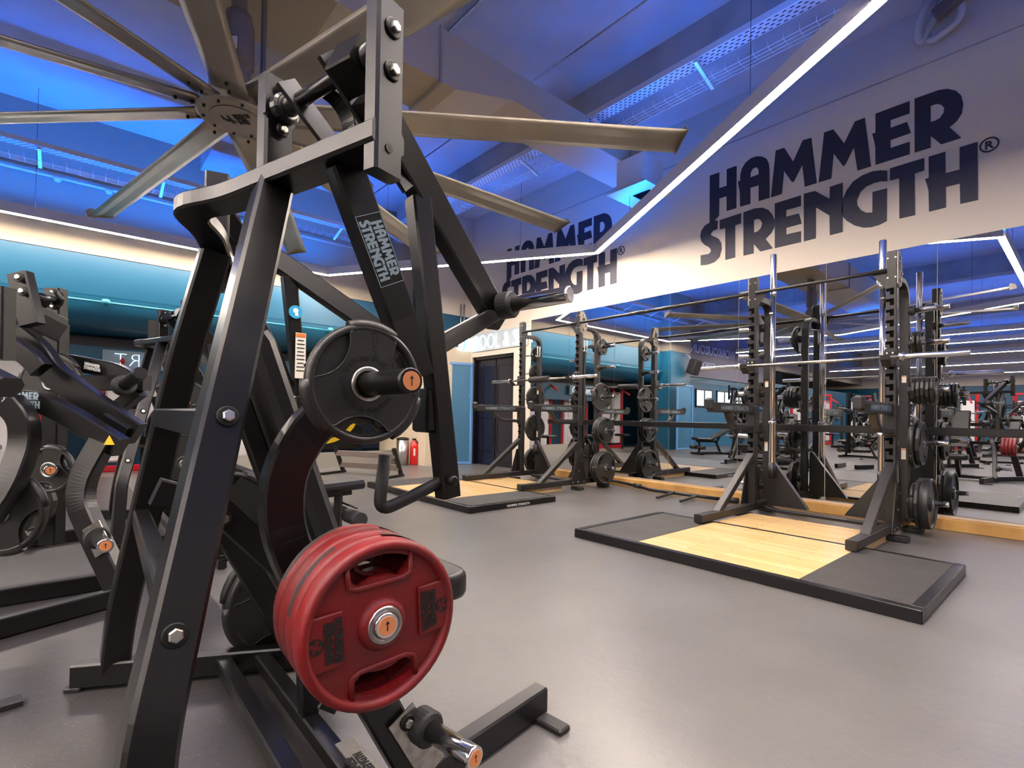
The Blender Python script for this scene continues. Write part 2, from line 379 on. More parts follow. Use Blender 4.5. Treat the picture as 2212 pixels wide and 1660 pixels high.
# back wall: a coved upper band over a lower recess
w = B('wall_band'); w.box((-9.6, YB+.15, (3.21+CZ)/2), (29.9, .3, CZ-3.21))
w.use('teal')
prof = [(YB-.004, 3.20), (YB-.004, 2.64)] + [(YB + .30*(1-cos(a)), 2.64 - .45*sin(a)) for a in [i*pi/2/28 for i in range(1, 29)]] + [(YB+.9, 2.16), (YB+2.6, 2.16), (YB+2.6, 3.20)]
w.rings([[V((x, y, z)) for y, z in prof] for x in (-2.6, 5.24)])
struct(w.build('wall_back'))
w = B('teal_deep'); w.box((.3, YB+2.2, 1.05), (9.9, .1, 2.1)); struct(w.build('wall_recess'))
w = B('wall_white'); w.box((5.78, 8.75, (3.05+CZ)/2), (1.06, .3, CZ-3.05)); w.use('cream').box((5.78, 8.75, 1.2), (1.06, .3, 2.4)); w.use('teal').box((5.78, 8.752, 2.725), (1.062, .3, .65))
w.use('cream').box((5.255, 9.6, 1.2), (.02, 1.9, 2.4))
struct(w.build('wall_corner'))
w = B('teal'); w.box((-2.6, 9.25, 1.6), (1.2, .5, 3.2)).use('wall_band').box((-2.6, 9.25, 4.16), (1.2, .5, 1.92)); struct(w.build('wall_pier'))
w = B('teal'); w.box((-24, 2, 1.5), (.3, 24, 3)); w.use('cream').box((-24, 2, 4.06), (.3, 24, 2.12)); struct(w.build('wall_left'))
w = B('wall_dark'); w.box((-8.5, -9.9, 2.56), (31, .3, 5.12)); struct(w.build('wall_front'))
w = B('teal_deep'); w.box((-13.6, YB-.0, 1.3), (20.8, .2, 2.6)); struct(w.build('wall_far'))
# ceiling beams
b = B('beam_grey'); b.box((4.97, 0, 4.86), (.34, 18.2, .52)); struct(b.build('ceiling_beam'))
b = B('beam_grey'); b.box((1.75, 7.1, 4.93), (.62, 4.0, .38)); struct(b.build('ceiling_beam'))
for x in (-4.4, -10.5, -16.5):
    b = B('beam_grey'); b.box((x, 0, 4.88), (.4, 18.2, .48)); struct(b.build('ceiling_beam'))
# wooden rail at the foot of the mirrors
r = B('rail_wood'); r.box((6.25, 2.0, .055), (.10, 9.3, .11), bev=.006); struct(r.build('trim_1'))
# mirrors: separate panes with narrow seams
seams = [6.74, 5.80, 4.855, 3.908, 2.937, 1.962, 1.006, .05, -.95, -1.95]
rg = 'mirror panes along the right wall'
names = ['leftmost mirror pane beside the dark double door', 'mirror pane behind the left rack, second from the double door', 'mirror pane just right of the left rack', 'mirror pane between the two racks',
         'mirror pane behind the left post of the right rack', 'mirror pane behind the chrome bars of the right rack', 'mirror pane right of the right rack with dribble marks', 'mirror pane at the right edge of the photo', 'mirror pane beyond the right edge']
for (a, c), nm in zip(zip(seams, seams[1:]), names):
    g = B('mirror'); g.box((XW-.006, (a+c)/2, 1.445), (.006, a-c-.006, 2.62))
    tag(g.build('mirror_pane'), 'tall frameless ' + nm, 'mirror', rg)
# handrail along the mirrors
hb = B('black_frame'); hb.rtube([(6.19, 6.16, .925), (6.19, -2, .925)], .04, .075)
h = thing('handrail', 'long black flat bar running low across the mirrors behind both racks', 'rail', (6.19, 2, .925))
hb.build('bar', h)
for y in (5.3, 3.4, 1.5, -.4): B().box((6.245, y, .925), (.075, .05, .06)).build('bracket', h)
# the dark double door
d = thing('door_1', 'dark navy double door with panels and a bar handle', 'door', (6.4, 7.88, 0)); d['kind'] = 'structure'
f = B('door_edge')
for y in (7.25, 8.51): f.box((6.40, y, 1.1), (.12, .06, 2.2))
f.box((6.40, 7.88, 2.18), (.12, 1.32, .06)); f.build('door_frame', d)
for y in (7.565, 8.195):
    l = B('door_navy'); l.box((6.43, y, 1.075), (.04, .60, 2.14), bev=.004)
    for z0, z1 in ((.28, .96), (1.22, 2.0)):
        for yy in (y-.25, y+.25): l.use('door_edge').box((6.408, yy, (z0+z1)/2), (.012, .012, z1-z0))
        for zz in (z0, z1): l.box((6.408, y, zz), (.012, .5, .012))
    l.build('door_leaf', d)
hd = B('chrome'); hd.tube([(6.40, 8.12, 1.12), (6.36, 8.12, 1.12), (6.36, 7.93, 1.12), (6.40, 7.93, 1.12)], .009, 8, .02); hd.build('door_handle', d)
B('chrome').box((6.405, 7.865, 1.09), (.012, .02, .06)).build('lock', d)
# neon POOL & SPA letters over the door
n = thing('neon_sign', 'glowing white neon letters POOL & SPA over the dark double door', 'sign', (6.27, 7.8, 2.5))
B('acrylic').box((6.285, 7.66, 2.495), (.012, 1.68, .36)).build('backing_panel', n)
text('neon_lettering', 'POOL & SPA', (6.268, 8.45, 2.345), (0, -1, 0), (0, 0, 1), .43, 'neon', n, .004, sx=.74, thin=-.009)
n = thing('sign_box', 'white backlit box with a curved letter high in the corner beside the pool sign', 'sign', (6.1, 8.55, 2.45))
B('neon').box((6.13, 8.56, 2.47), (.30, .07, .27), bev=.01).build('light_box', n)
text('lettering', 'J', (6.05, 8.52, 2.39), (1, 0, 0), (0, 0, 1), .24, 'screen_blue', n)
# blue mesh gate standing across the corner
A0, A1 = V((6.24, 8.46, 0)), V((5.28, 8.80, 0))
g = thing('mesh_gate', 'light blue framed gate of expanded metal mesh in the far corner', 'gate', (5.76, 8.63, 0))
for q in (A0, A1): B('cage_blue').rtube([q + V((0, 0, .0)), q + V((0, 0, 2.08))], .05, .05, (0, 1, 0)).build('post', g)
for z in (.03, 2.06): B('cage_blue').rtube([A0 + V((0, 0, z)), A1 + V((0, 0, z))], .04, .05).build('rail', g)
ex = (A1 - A0).normalized()
B('cage_mesh').slab(A0 + V((0, 0, .04)), ex, (0, 0, 1), [(0, 0), ((A1-A0).length, 0), ((A1-A0).length, 2.02), (0, 2.02)], (), .002).build('mesh_panel', g)
sk = B('white_print').box((6.285, 8.60, 1.42), (.03, .14, .09), bev=.006); tag(sk.build('wall_socket'), 'white double socket on the cream strip beside the mesh gate', 'socket')
for k, x in enumerate((6.02, 6.10)):
    c = B('steel').tube([(x, 8.575, 2.62), (x, 8.575, 3.3)], .012, 8)
    tag(c.build('conduit'), 'thin vertical steel conduit high in the far corner', 'conduit', 'conduits in the far corner')
# fire extinguisher
e = thing('fire_extinguisher', 'red fire extinguisher standing on the floor left of the blue mesh gate', 'fire extinguisher', (5.19, 8.93, 0))
B('ext_red').lathe((5.19, 8.93, .0), (0, 0, 1), [(.07, 0), (.08, .02), (.08, .38), (.07, .43), (.035, .47), (.025, .49)], 20).build('cylinder', e)
B('black_dark').box((5.19, 8.93, .51), (.03, .10, .03)).build('handle', e)
B('black_dark').tube([(5.21, 8.89, .49), (5.27, 8.86, .40), (5.275, 8.87, .1)], .010, 8, .05).build('hose', e)
B('label_paper').box((5.165, 8.855, .26), (.07, .01, .14), rz=.35).build('label', e)
e = thing('waste_bin', 'round brushed steel bin behind the fire extinguisher', 'bin', (5.0, 9.05, 0))
B('bin_steel').lathe((5.0, 9.05, 0), (0, 0, 1), [(.12, 0), (.12, .50)], 24).build('body', e)
B('black_dark').lathe((5.0, 9.05, .50), (0, 0, 1), [(.122, 0), (.122, .03), (.06, .05)], 24).build('lid', e)
# pipe on the teal cove and reversed COURT letters modelled as a neon sign's reflection in the recess
p = thing('sprinkler_pipe', 'thin pipe with ball joints running along the teal back wall', 'pipe', (0, 9.30, 2.55))
B('pipe_teal').tube([(-4.4, 9.30, 2.55), (5.2, 9.30, 2.53)], .016, 8).build('pipe', p)
for x in (-3.2, -1.6, .35, 2.0, 3.6): B('pipe_teal').lathe((x, 9.30, 2.50), (0, 0, 1), [(.02, 0), (.05, .02), (.06, .05), (.04, .085)], 12).build('joint', p)
hd = B('teal'); hd.box((1.6, YB+.83, 1.76), (3.3, .05, .52)); struct(hd.build('trim_4'))
hd = B('wall_dark'); hd.box((.3, YB+.85, 2.06), (9.9, .12, .14)); struct(hd.build('trim_2'))
n = thing('neon_sign', 'reversed letters in the left recess, modelling a neon sign reflected in glass', 'sign', (.75, YB+.65, 1.7))
B('reflection_panel').box((.98, YB+.72, 1.80), (1.25, .01, .28)).build('backing_panel', n)
text('neon_lettering', 'COURT', (1.52, YB+.70, 1.695), (-1, 0, 0), (0, 0, 1), .30, 'neon', n, .002, thin=-.010)

# ------------------------------------------------------------------ ceiling services
def led_run(par, a, c, zz, hw=.085, hh=.13, bl='led_blue', wl='led'):
    a, c = V(a), V(c)
    h = B('led_house').rtube([V((a.x, a.y, zz+hh/2-.020)), V((c.x, c.y, zz+hh/2-.020))], hw, hh-.040, bev=.003)
    s = V((-(c-a).y, (c-a).x, 0)).normalized()*(hw/2 - .003)
    for q in (-1, 1): h.rtube([V((a.x, a.y, zz+hh-.022)) + s*q, V((c.x, c.y, zz+hh-.022)) + s*q], .006, .044, bev=.001)
    h = h.build('housing', par)
    d = B(wl).rtube([V((a.x, a.y, zz+.0005)), V((c.x, c.y, zz+.0005))], hw*.86, .007, bev=.001).build('diffuser', h)
    u = B(bl).rtube([V((a.x, a.y, zz+hh-.032)), V((c.x, c.y, zz+hh-.032))], hw*.7, .006, bev=.001).build('uplight_strip', h)
LZ = 3.44
Q = [(3.47, .81), (5.83, 4.85), (3.38, 8.90), (-1.65, 8.87), (-3.76, 4.72), (-1.70, .80)]
t = thing('led_ring', 'large six-sided ring of white light strips hung around the ceiling fan', 'light', (0, 4.8, LZ))
for i in range(6): led_run(t, Q[i], Q[(i+1) % 6], LZ, bl='led_blue_bright' if i == 2 else 'led_blue')
for i in range(6):
    a, c = V(Q[i]), V(Q[(i+1) % 6])
    for k in (.25, .75):
        q = a.lerp(c, k); B('black_dark').tube([(q.x, q.y, LZ+.14), (q.x, q.y, CZ-.01)], .0025, 5).build('suspension_wire', t)
t = thing('led_ring', 'added unseen ring of light strips behind the camera to brighten the near machine', 'light', (0, -4.5, LZ))
Q2 = [(x, y - 9.3) for x, y in Q]  # unseen ring, added to brighten machine faces turned towards the camera
for i in range(6): led_run(t, Q2[i], Q2[(i+1) % 6], LZ, wl='led_fill')
for x, y in Q2: B('black_dark').tube([(x, y, LZ+.1), (x, y, CZ-.01)], .0018, 5).build('suspension_wire', t)
for x, nm in ((-5.7, 'nearest'), (-7.75, 'second'), (-11.2, 'third'), (-15.6, 'fourth'), (-20.8, 'farthest')):
    t = thing('led_strip', f'{nm} of the five straight white light strips crossing the hall in the mirror', 'light', (x, 4, LZ))
    led_run(t, (x, -6), (x, 8.6), LZ)
    for y in (-5, -1.5, 2, 5.5, 8.2): B('black_dark').tube([(x, y, LZ+.1), (x, y, CZ-.01)], .0018, 5).build('suspension_wire', t)
# cable trays
def tray(par, a, c, zz, w, side):
    a, c = V((a[0], a[1], 0)), V((c[0], c[1], 0)); d = (c-a).normalized(); s = V((-d.y, d.x, 0))*side; L = (c-a).length
    m = B('tray_metal'); m.rtube([a + V((0, 0, zz)), c + V((0, 0, zz))], w, .004, bev=.001)
    for q in (-1, 1): m.rtube([a + s*q*w/2 + V((0, 0, zz+.03)), c + s*q*w/2 + V((0, 0, zz+.03))], .004, .06, bev=.001)
    m.use('tray_hole'); k = .05
    while k < L:
        for j, q in enumerate((-.36, -.12, .12, .36)):
            p0 = a + d*(k + (.03 if j % 2 else 0)) + s*q*w + V((0, 0, zz-.003))
            m.rtube([p0, p0 + d*.030], .010, .002, bev=.0005)
        k += .062
    m.build('perforated_tray', par)
    wm = B('tray_metal')
    for q in (0, .05, .10, .15): wm.tube([a + s*(w*.62+q) + V((0, 0, zz-.12)), c + s*(w*.62+q) + V((0, 0, zz-.12))], .003, 4)
    k = .1
    while k < L:
        p0 = a + d*k + s*(w*.6) + V((0, 0, zz-.12)); wm.tube([p0 + V((0, 0, .06)), p0, p0 + s*.16, p0 + s*.16 + V((0, 0, .06))], .003, 4)
        k += .13
    wm.build('wire_tray', par)
    k = .5
    while k < L:
        B('tray_metal').rtube([a + d*k - s*w*.55 + V((0, 0, zz-.03)), a + d*k + s*(w*1.6) + V((0, 0, zz-.14))], .035, .03, bev=.002).build('bracket', par)
        k += 1.25
t = thing('cable_tray', 'perforated metal cable tray with wire basket under the beam by the right wall', 'cable tray', (4.5, 3, 4.42))
tray(t, (4.50, -3), (4.50, 8.9), 4.44, .16, -1)
t = thing('cable_tray', 'perforated metal cable tray running along above the teal back wall', 'cable tray', (0, 8.6, 4.2))
tray(t, (3.9, 8.45), (-4.6, 8.45), 4.18, .16, -1)
p = B('pipe_white'); p.tube([(4.5, 9.28, 4.16), (-4.6, 9.28, 4.16)], .022, 8)
for x in (-3, -1.6, -.2, .35, 2.2): p.lathe((x, 9.28, 4.10), (0, 0, 1), [(.03, 0), (.05, .04), (.03, .08)], 10)
tag(p.build('wall_pipe'), 'thin conduit along the white wall under the left cable tray', 'pipe')
p = B('steel'); p.tube([(4.05, -3, 4.98), (4.05, 9, 4.98)], .010, 6); tag(p.build('ceiling_conduit'), 'thin conduit under the slab beside the right beam', 'conduit')
p = B('steel'); p.tube([(2.95, -3, 5.08), (2.95, 9, 5.08)], .018, 6); tag(p.build('ceiling_conduit'), 'dark conduit on the slab crossing above the air duct', 'conduit')
# air duct
du = thing('air_duct', 'large rectangular beige air duct crossing under the ceiling towards the right wall', 'duct', (2.5, 4.1, 4.2))
def sect(x, zb, zt, y0, y1): return [V((x, y0, zb)), V((x, y1, zb)), V((x, y1, zt)), V((x, y0, zt))]
m = B('duct'); m.rings([sect(1.95, 4.01, 4.50, 3.87, 4.40), sect(2.62, 4.01, 4.50, 3.87, 4.40), sect(3.3, 4.2, 4.50, 3.87, 4.40), sect(5.62, 4.2, 4.50, 3.87, 4.40)]); m.build('duct_run', du)
m = B('duct'); m.rings([sect(-5, 3.98, 4.50, 3.60, 4.42), sect(1.40, 3.98, 4.50, 3.60, 4.42), sect(1.95, 4.20, 4.50, 3.87, 4.40)]); m.build('duct_run', du)
for x in (2.45, -.4):
    m = B('beam_grey'); m.rings([sect(x-.012, 3.99 if x > 2 else 3.96, 4.52, 3.85 if x > 2 else 3.58, 4.42 if x > 2 else 4.44), sect(x+.012, 3.99 if x > 2 else 3.96, 4.52, 3.85 if x > 2 else 3.58, 4.42 if x > 2 else 4.44)])
    m.build('flange', du)
dv = thing('ceiling_diffuser', 'square white ceiling air diffuser with slats at the end of the duct', 'vent', (5.3, 3.75, 3.8))
m = B('wall_white'); m.rings([[V((5.3+sx*q, 3.74+sy*q, z)) for sx, sy in ((-1, -1), (1, -1), (1, 1), (-1, 1))] for q, z in ((.29, 3.79), (.29, 3.80), (.2, 3.86), (.2, 4.2))]); m.build('housing', dv)
for k in range(7): B('tray_hole').box((5.26+k*.032, 3.68, 3.786), (.018, .24, .01)).build('slat', dv)
# insulated pipes of the air conditioner at top right
q = [P(1990, 20, x=6.1), P(1975, 92, x=6.12), P(2100, 60, x=6.1), P(2080, -30, x=6.1)]
ac = thing('insulated_pipes', 'bundle of white lagged pipes hanging from the ceiling at top right', 'pipe', (6.1, 1.0, 5))
B('pipe_white').tube([P(2010, -10, x=6.05), P(1982, 60, x=6.1), P(1985, 98, x=6.15), P(2035, 10, x=6.2), P(2060, -60, x=6.2)], .035, 10, .1).build('pipe', ac)
B('pipe_white').tube([P(2075, -20, x=6.05), P(2080, 40, x=6.1), P(2005, 96, x=6.18), P(2000, 60, x=6.24), P(2035, -40, x=6.2)], .03, 10, .1).build('pipe', ac)
B('motor_grey').rtube([P(2120, -50, x=6.0), P(2020, 35, x=6.0)], .10, .10).build('valve_box', ac)

# ------------------------------------------------------------------ big ceiling fan
FZ = 3.1; HUB = V((.835, 3.938, FZ))
fan = thing('ceiling_fan', 'very large ten-bladed aluminium ceiling fan', 'fan', HUB)
ANG = [135, 172, -151, -112, -75, -36, -1.4, 33, 65, 101.3]
FR = 3.21
for k in range(10):
    a = radians(ANG[k]); d = V((cos(a), sin(a), 0)); s = V((-sin(a), cos(a), 0)); tw = radians(-14)
    bl = B('blade'); R = []
    for r in (.20, .42, FR):
        c = HUB + d*r; sx = s*cos(tw) + V((0, 0, sin(tw))); n = d.cross(sx)
        prof = [(-.115, .0), (-.07, .022), (0, .032), (.07, .024), (.118, .0), (.07, -.006), (0, .004), (-.07, -.005)]
        R.append([c + sx*x + n*z for x, z in prof])
    bl.rings(R, smooth=True)
    b_ob = bl.build('blade', fan)
    wl = B('blade'); c = HUB + d*FR
    sx = s*cos(tw) + V((0, 0, sin(tw))); n = d.cross(sx)
    wl.slab(c - d*.002, sx, n, [(-.125, -.014), (.125, -.014), (.13, .05), (.08, .085), (-.10, .05)], (), .004)
    wl.build('winglet', b_ob)
    sb = B('black_dark')
    for r in (.27, .36): sb.lathe(HUB + d*r + V((0, 0, -.012)), (0, 0, -1), [(.010, 0), (.010, .018)], 8)
    sb.build('blade_bolts', b_ob)
B('blade').lathe(HUB + V((0, 0, -.045)), (0, 0, 1), [(.02, -.006), (.235, -.004), (.25, .006), (.25, .075), (.2, .10)], 40, smooth=False).build('hub', fan)
hp = B('black_dark')
for k in range(10): a = radians(ANG[k]) + .31; hp.box(HUB + V((cos(a)*.21, sin(a)*.21, -.053)), (.016, .016, .012))
hp.ring(HUB + V((0, 0, -.0535)), (0, 0, -1), .118, .122, -.002, .001, 40)
hp.build('hub_bolts', fan)
B('blade').ring(HUB + V((0, 0, -.051)), (0, 0, -1), .02, .165, 0, .004, 40).build('badge_plate', fan)
rdir = V((.755, -.656, 0)); udir = V((.656, .755, 0))
for i, wd in enumerate(('BIG', 'ASS', 'FANS')):
    text('badge_lettering', wd, HUB + V((0, 0, -.0575)) + rdir*.0 + udir*(.012 - i*.040), rdir, udir, .048, 'black_dark', fan, .001, thin=.002)
dk = B('black_dark')   # little animal mark beside the words
dk.slab(HUB + V((0, 0, -.0575)) - rdir*.085 - udir*.055, rdir, udir, [(0, 0), (.012, 0), (.014, .04), (.04, .045), (.042, 0), (.055, 0), (.056, .05), (.066, .078), (.058, .10), (.052, .082), (.04, .098), (.038, .074), (.012, .066), (-.004, .04)], (), .001)
dk.build('badge_mark', fan)
B('motor_grey').lathe(HUB + V((0, 0, .10)), (0, 0, 1), [(.11, 0), (.11, .12), (.075, .14), (.075, .2), (.10, .22), (.10, .50), (.085, .54), (.085, .58)], 24).build('motor', fan)
B('label_paper').box(HUB + V((-.068, -.078, .42)), (.09, .01, .08), rz=-.72).build('motor_label', fan)
mt = B('motor_grey'); mt.lathe(HUB + V((0, 0, .68)), (0, 0, 1), [(.05, 0), (.05, CZ-FZ-.70)], 16)
for sx in (-.16, .16): mt.rtube([HUB + V((sx, .0, .10)), HUB + V((sx, 0, 1.1))], .03, .05, (0, 1, 0))
mt.box(HUB + V((0, 0, 1.1)), (.5, .4, .02)); mt.build('mounting_frame', fan)
for y0, nm in ((0, 'wall lettering above the mirrors behind the right rack'), (4.12, 'wall lettering in the far corner, partly behind the light strip')):
    g = B('navy_letter'); letters(g, (XW-.0005, 3.467 + y0, 3.046), (0, -1, 0), (0, 0, 1), 1.0, .006)
    c = V((XW-.0005, 3.467 + y0 - 2.825, 3.046 + .517)); g.ring(c, (-1, 0, 0), .055, .068, 0, .006, 32)
    o = g.build('wall_lettering'); o['_o'] = [0, 0, 0]
    tag(o, 'large navy two-line brand ' + nm, 'sign')
    text('registered_mark', 'R', c + V((0, .033, -.035)), (0, -1, 0), (0, 0, 1), .10, 'navy_letter', o, .003, thin=.003)
# ------------------------------------------------------------------ weight plates (axis along -Y: the shown face looks to -Y)
def crescent(ri, ro, a0, half, n=9):
    out = [(ro*cos(a0 - half + 2*half*i/n), ro*sin(a0 - half + 2*half*i/n)) for i in range(n+1)]
    inn = [(ri*cos(a0 + half*.82 - 2*half*.82*i/n), ri*sin(a0 + half*.82 - 2*half*.82*i/n)) for i in range(n+1)]
    return out + inn
PL = {}
def plate_proto(kind, Rr, th):
    key = (kind, round(Rr, 3), round(th, 3))
    if key in PL: return PL[key]
    name = {'grip': 'weight_plate', 'red': 'weight_plate', 'faceted': 'weight_plate', 'bumper': 'bumper_plate'}[kind]
    t = thing(name, '', 'weight plate'); m = 'red_rubber' if kind == 'red' else 'rubber'
    b = B(m); wt = th*.42; o = V((0, wt/2, 0)); ex, ez = V((1, 0, 0)), V((0, 0, 1))
    nseg = 12 if kind == 'faceted' else 48
    ring = lambda r, n=48, ph=0: [(r*cos(2*pi*i/n + ph), r*sin(2*pi*i/n + ph)) for i in range(n)]
    hole = ring(.026, 20)
    QA = [radians(x) for x in (38, 158, 278)]
    def lens(q):    # hand hold: outer rim arc and an inner arc bowed towards the hub
        c0x, c0y, r0 = cos(q)*Rr*1.16, sin(q)*Rr*1.16, Rr*.62
        out = []
        for i in range(13):
            a = q + .60 - 1.20*i/12; out.append((cos(a)*Rr*.90, sin(a)*Rr*.90))
        inn = []
        for i in range(1, 12):
            a = q + pi + (i-6)/6*.98; inn.append((c0x + cos(a)*r0, c0y + sin(a)*r0))
        return out + [p for p in inn[::-1] if (p[0]**2 + p[1]**2) < (Rr*.885)**2]
    if kind == 'red':
        b.slab(o, ex, ez, ring(Rr*.95, 48), [hole, crescent(Rr*.56, Rr*.82, pi/2, .60), crescent(Rr*.56, Rr*.82, -pi/2, .60)], wt)
    elif kind == 'bumper': b.slab(o, ex, ez, ring(Rr*.95, 48), [hole], wt)
    else:
        b.slab(V((0, th*.14, 0)), ex, ez, ring(Rr*.93, 48), [hole] + [crescent(Rr*.68, Rr*.83, a, .33) for a in (QA[0], QA[2])], th*.28)
        b.slab(V((0, th*.44, 0)), ex, ez, ring(Rr*.93, 48), [hole] + [lens(a) for a in QA], th*.88)
    # rounded rim
    rim = [(Rr*.86, -wt*.5), (Rr*.89, -th*.46), (Rr*.94, -th*.5), (Rr*.985, -th*.40), (Rr, -th*.2), (Rr, th*.2), (Rr*.985, th*.40), (Rr*.94, th*.5), (Rr*.89, th*.46), (Rr*.86, wt*.5), (Rr*.86, -wt*.5)]
    if kind == 'bumper': rim = [(Rr*.90, -th*.45), (Rr*.93, -th*.5), (Rr*.985, -th*.5), (Rr, -th*.42), (Rr, th*.42), (Rr*.985, th*.5), (Rr*.93, th*.5), (Rr*.90, th*.45), (Rr*.90, -th*.45)]
    b.lathe((0, 0, 0), (0, -1, 0), rim, nseg, smooth=kind != 'faceted', caps=False, phase=pi/12)
    # hub boss
    b.lathe((0, 0, 0), (0, -1, 0), [(.027, -th*.5), (Rr*.26, -th*.5), (Rr*.32, -wt*.5), (Rr*.32, wt*.5), (Rr*.26, th*.5), (.027, th*.5), (.027, -th*.5)], 32, caps=False)
    if kind == 'grip':   # raised curved edges of the hand holds, thicker rim between them
        for a0 in QA:
            pts = [V((x, -th*.44, z)) for x, z in lens(a0)]
            b.tube(pts[12:] + pts[:1], th*.055, 6)
        for a0 in (radians(98), radians(218), radians(338)):
            b.tube([V((cos(a0+a)*Rr*.965, 0, sin(a0+a)*Rr*.965)) for a in (-.44, -.3, -.15, 0, .15, .3, .44)], th*.50, 10, rad=[th*.44, th*.49, th*.5, th*.5, th*.5, th*.49, th*.44])
    if kind == 'red':
        for sg in (-1, 1):
            b.box((sg*Rr*.70, -wt*.5 - .003, 0), (Rr*.44, .010, Rr*.62), bev=.004)
        for sg in (-1, 1):
            pts = [V((cos(pi/2+a)*Rr*.47*1.15, -wt*.5, sg*(sin(pi/2+a)*Rr*.50))) for a in (-.75, -.4, 0, .4, .75)]
            b.tube([V((-Rr*.42, -wt*.5, sg*Rr*.80)), V((-Rr*.40, -wt*.5, sg*Rr*.52)), V((-Rr*.3, -wt*.5, sg*Rr*.48)), V((Rr*.3, -wt*.5, sg*Rr*.48)), V((Rr*.40, -wt*.5, sg*Rr*.52)), V((Rr*.42, -wt*.5, sg*Rr*.80))], .006, 8)
    b.build('disc', t)
    ins = B('steel'); ins.lathe((0, 0, 0), (0, -1, 0), [(.0255, -th*.52), (.036, -th*.52), (.036, th*.50), (.033, th*.56), (.0255, th*.56), (.0255, -th*.52)], 28, caps=False); ins.build('steel_insert', t)
    if kind == 'red':
        k = Rr*.50/2.75
        for sg in (-1, 1):
            lt = B('letter_dark')
            if sg < 0: letters(lt, (-Rr*.50, -wt*.5 - .0085, -Rr*.25), (0, 0, 1), (-1, 0, 0), k, .0012)
            else: letters(lt, (Rr*.50, -wt*.5 - .0085, Rr*.25), (0, 0, -1), (1, 0, 0), k, .0012)
            c = V((sg*Rr*.81, -wt*.5 - .0085, 0)); lt.ring(c, (0, -1, 0), Rr*.075, Rr*.09, 0, .001, 20)
            for q in range(4):
                a = q*pi/2 + .35; lt.slab(c, (1, 0, 0), (0, 0, 1), [(Rr*.02*cos(a), Rr*.02*sin(a)), (Rr*.075*cos(a-.35), Rr*.075*sin(a-.35)), (Rr*.075*cos(a+.35), Rr*.075*sin(a+.35))], (), .001)
            lt.build('embossed_lettering', t)
        for a0, a1, h in ((1.2, 1.75, -.3), (2.3, 3.2, .1), (4.0, 4.25, 0)):
            sf = B('red_scuff'); n = 8; r = [[V((cos(a0+(a1-a0)*i/n)*(Rr*1.0015), th*(h-.16 + (.05*random.random())), sin(a0+(a1-a0)*i/n)*Rr*1.0015)), V((cos(a0+(a1-a0)*i/n)*(Rr*1.0015), th*(h+.16+(.06*random.random())), sin(a0+(a1-a0)*i/n)*Rr*1.0015))] for i in range(n+1)]
            sf.rings(r, closed=False, caps=False); sf.build('chipped_patch', t)
    elif kind == 'grip' and .12 < Rr < .124:
        lt = B('letter_dark'); word = 'TRAINING DISC ESCAPE TRAINING DISC ESCAPE '
        for i, chx in enumerate(word):
            if chx == ' ': continue
            a = 2.9 - i*2*pi/len(word); rr = Rr*.40
            add_text(lt, chx, (cos(a)*rr, -th*.50, sin(a)*rr), (sin(a), 0, -cos(a)), (cos(a), 0, sin(a)), Rr*.115)
        add_text(lt, '10', (Rr*.40, -th*.445, -Rr*.66), (.45, 0, .89), (-.89, 0, .45), Rr*.26)
        add_text(lt, 'KG', (Rr*.34, -th*.445, -Rr*.44), (.45, 0, .89), (-.89, 0, .45), Rr*.11)
        add_text(lt, 'ESCAPE', (-Rr*.10, -th*.445, Rr*.66), (.30, 0, -.95), (.95, 0, .30), Rr*.13)
        lt.build('embossed_lettering', t)
    PL[key] = [t, False]
    return PL[key]
def plate(kind, Rr, th, loc, label, group=None, turn=0.0, ydir=-1, tiltz=0):
    pr = plate_proto(kind, Rr, th)
    rot = (0, turn, 0 if ydir < 0 else pi)
    if not pr[1]:
        r = pr[0]; pr[1] = True; r.location = loc; r.rotation_euler = (0, turn, (0 if ydir < 0 else pi) + tiltz); r['label'] = label
        if group: r['group'] = group
        elif 'group' in r.keys(): del r['group']
        return r
    r = dup(pr[0], loc, rot=(0, turn, (0 if ydir < 0 else pi) + tiltz), label=label)
    if group: r['group'] = group
    elif 'group' in r.keys(): del r['group']
    return r

# ------------------------------------------------------------------ the plate-loaded pulldown machine
def mir(p): return V((p[0], 3.2 - p[1], p[2]))
AX = V((-.287, .958, 0)); AXP = V((.958, .287, 0))
ROOT = V((.6, 1.6, 0))
def horn(par, root, tip, r=.0235, rubber=True, m='chrome', sticker=True, base=True):
    root, tip = V(root), V(tip); ax = (tip-root).normalized(); L = (tip-root).length
    h = B(m); h.lathe(root, ax, [(r, 0), (r, L-.012), (r*1.02, L-.010), (r*1.02, L-.002), (r*.92, L)], 24); ho = h.build('weight_horn', par)
    if rubber: B('rubber_grip').lathe(root, ax, [(r*1.05, -.005), (r*1.75, -.005), (r*1.75, .034), (r*1.55, .040), (r*1.05, .041)], 24, smooth=False).build('rubber_stop', ho)
    if sticker:
        s = B('orange_sticker').lathe(tip, ax, [(r*.74, -.001), (r*.74, .0012)], 24); so = s.build('end_sticker', ho)
        a = V((0, 0, 1)) - ax*ax.z; a.normalize(); b2 = ax.cross(a)
        ar = B('letter_dark'); ar.slab(tip + ax*.0013, b2, a, [(-.0012, -.009), (.0012, -.009), (.0012, .004), (.005, .002), (0, .010), (-.005, .002), (-.0012, .004)], (), .0006); ar.build('arrow', ho)
    return ho
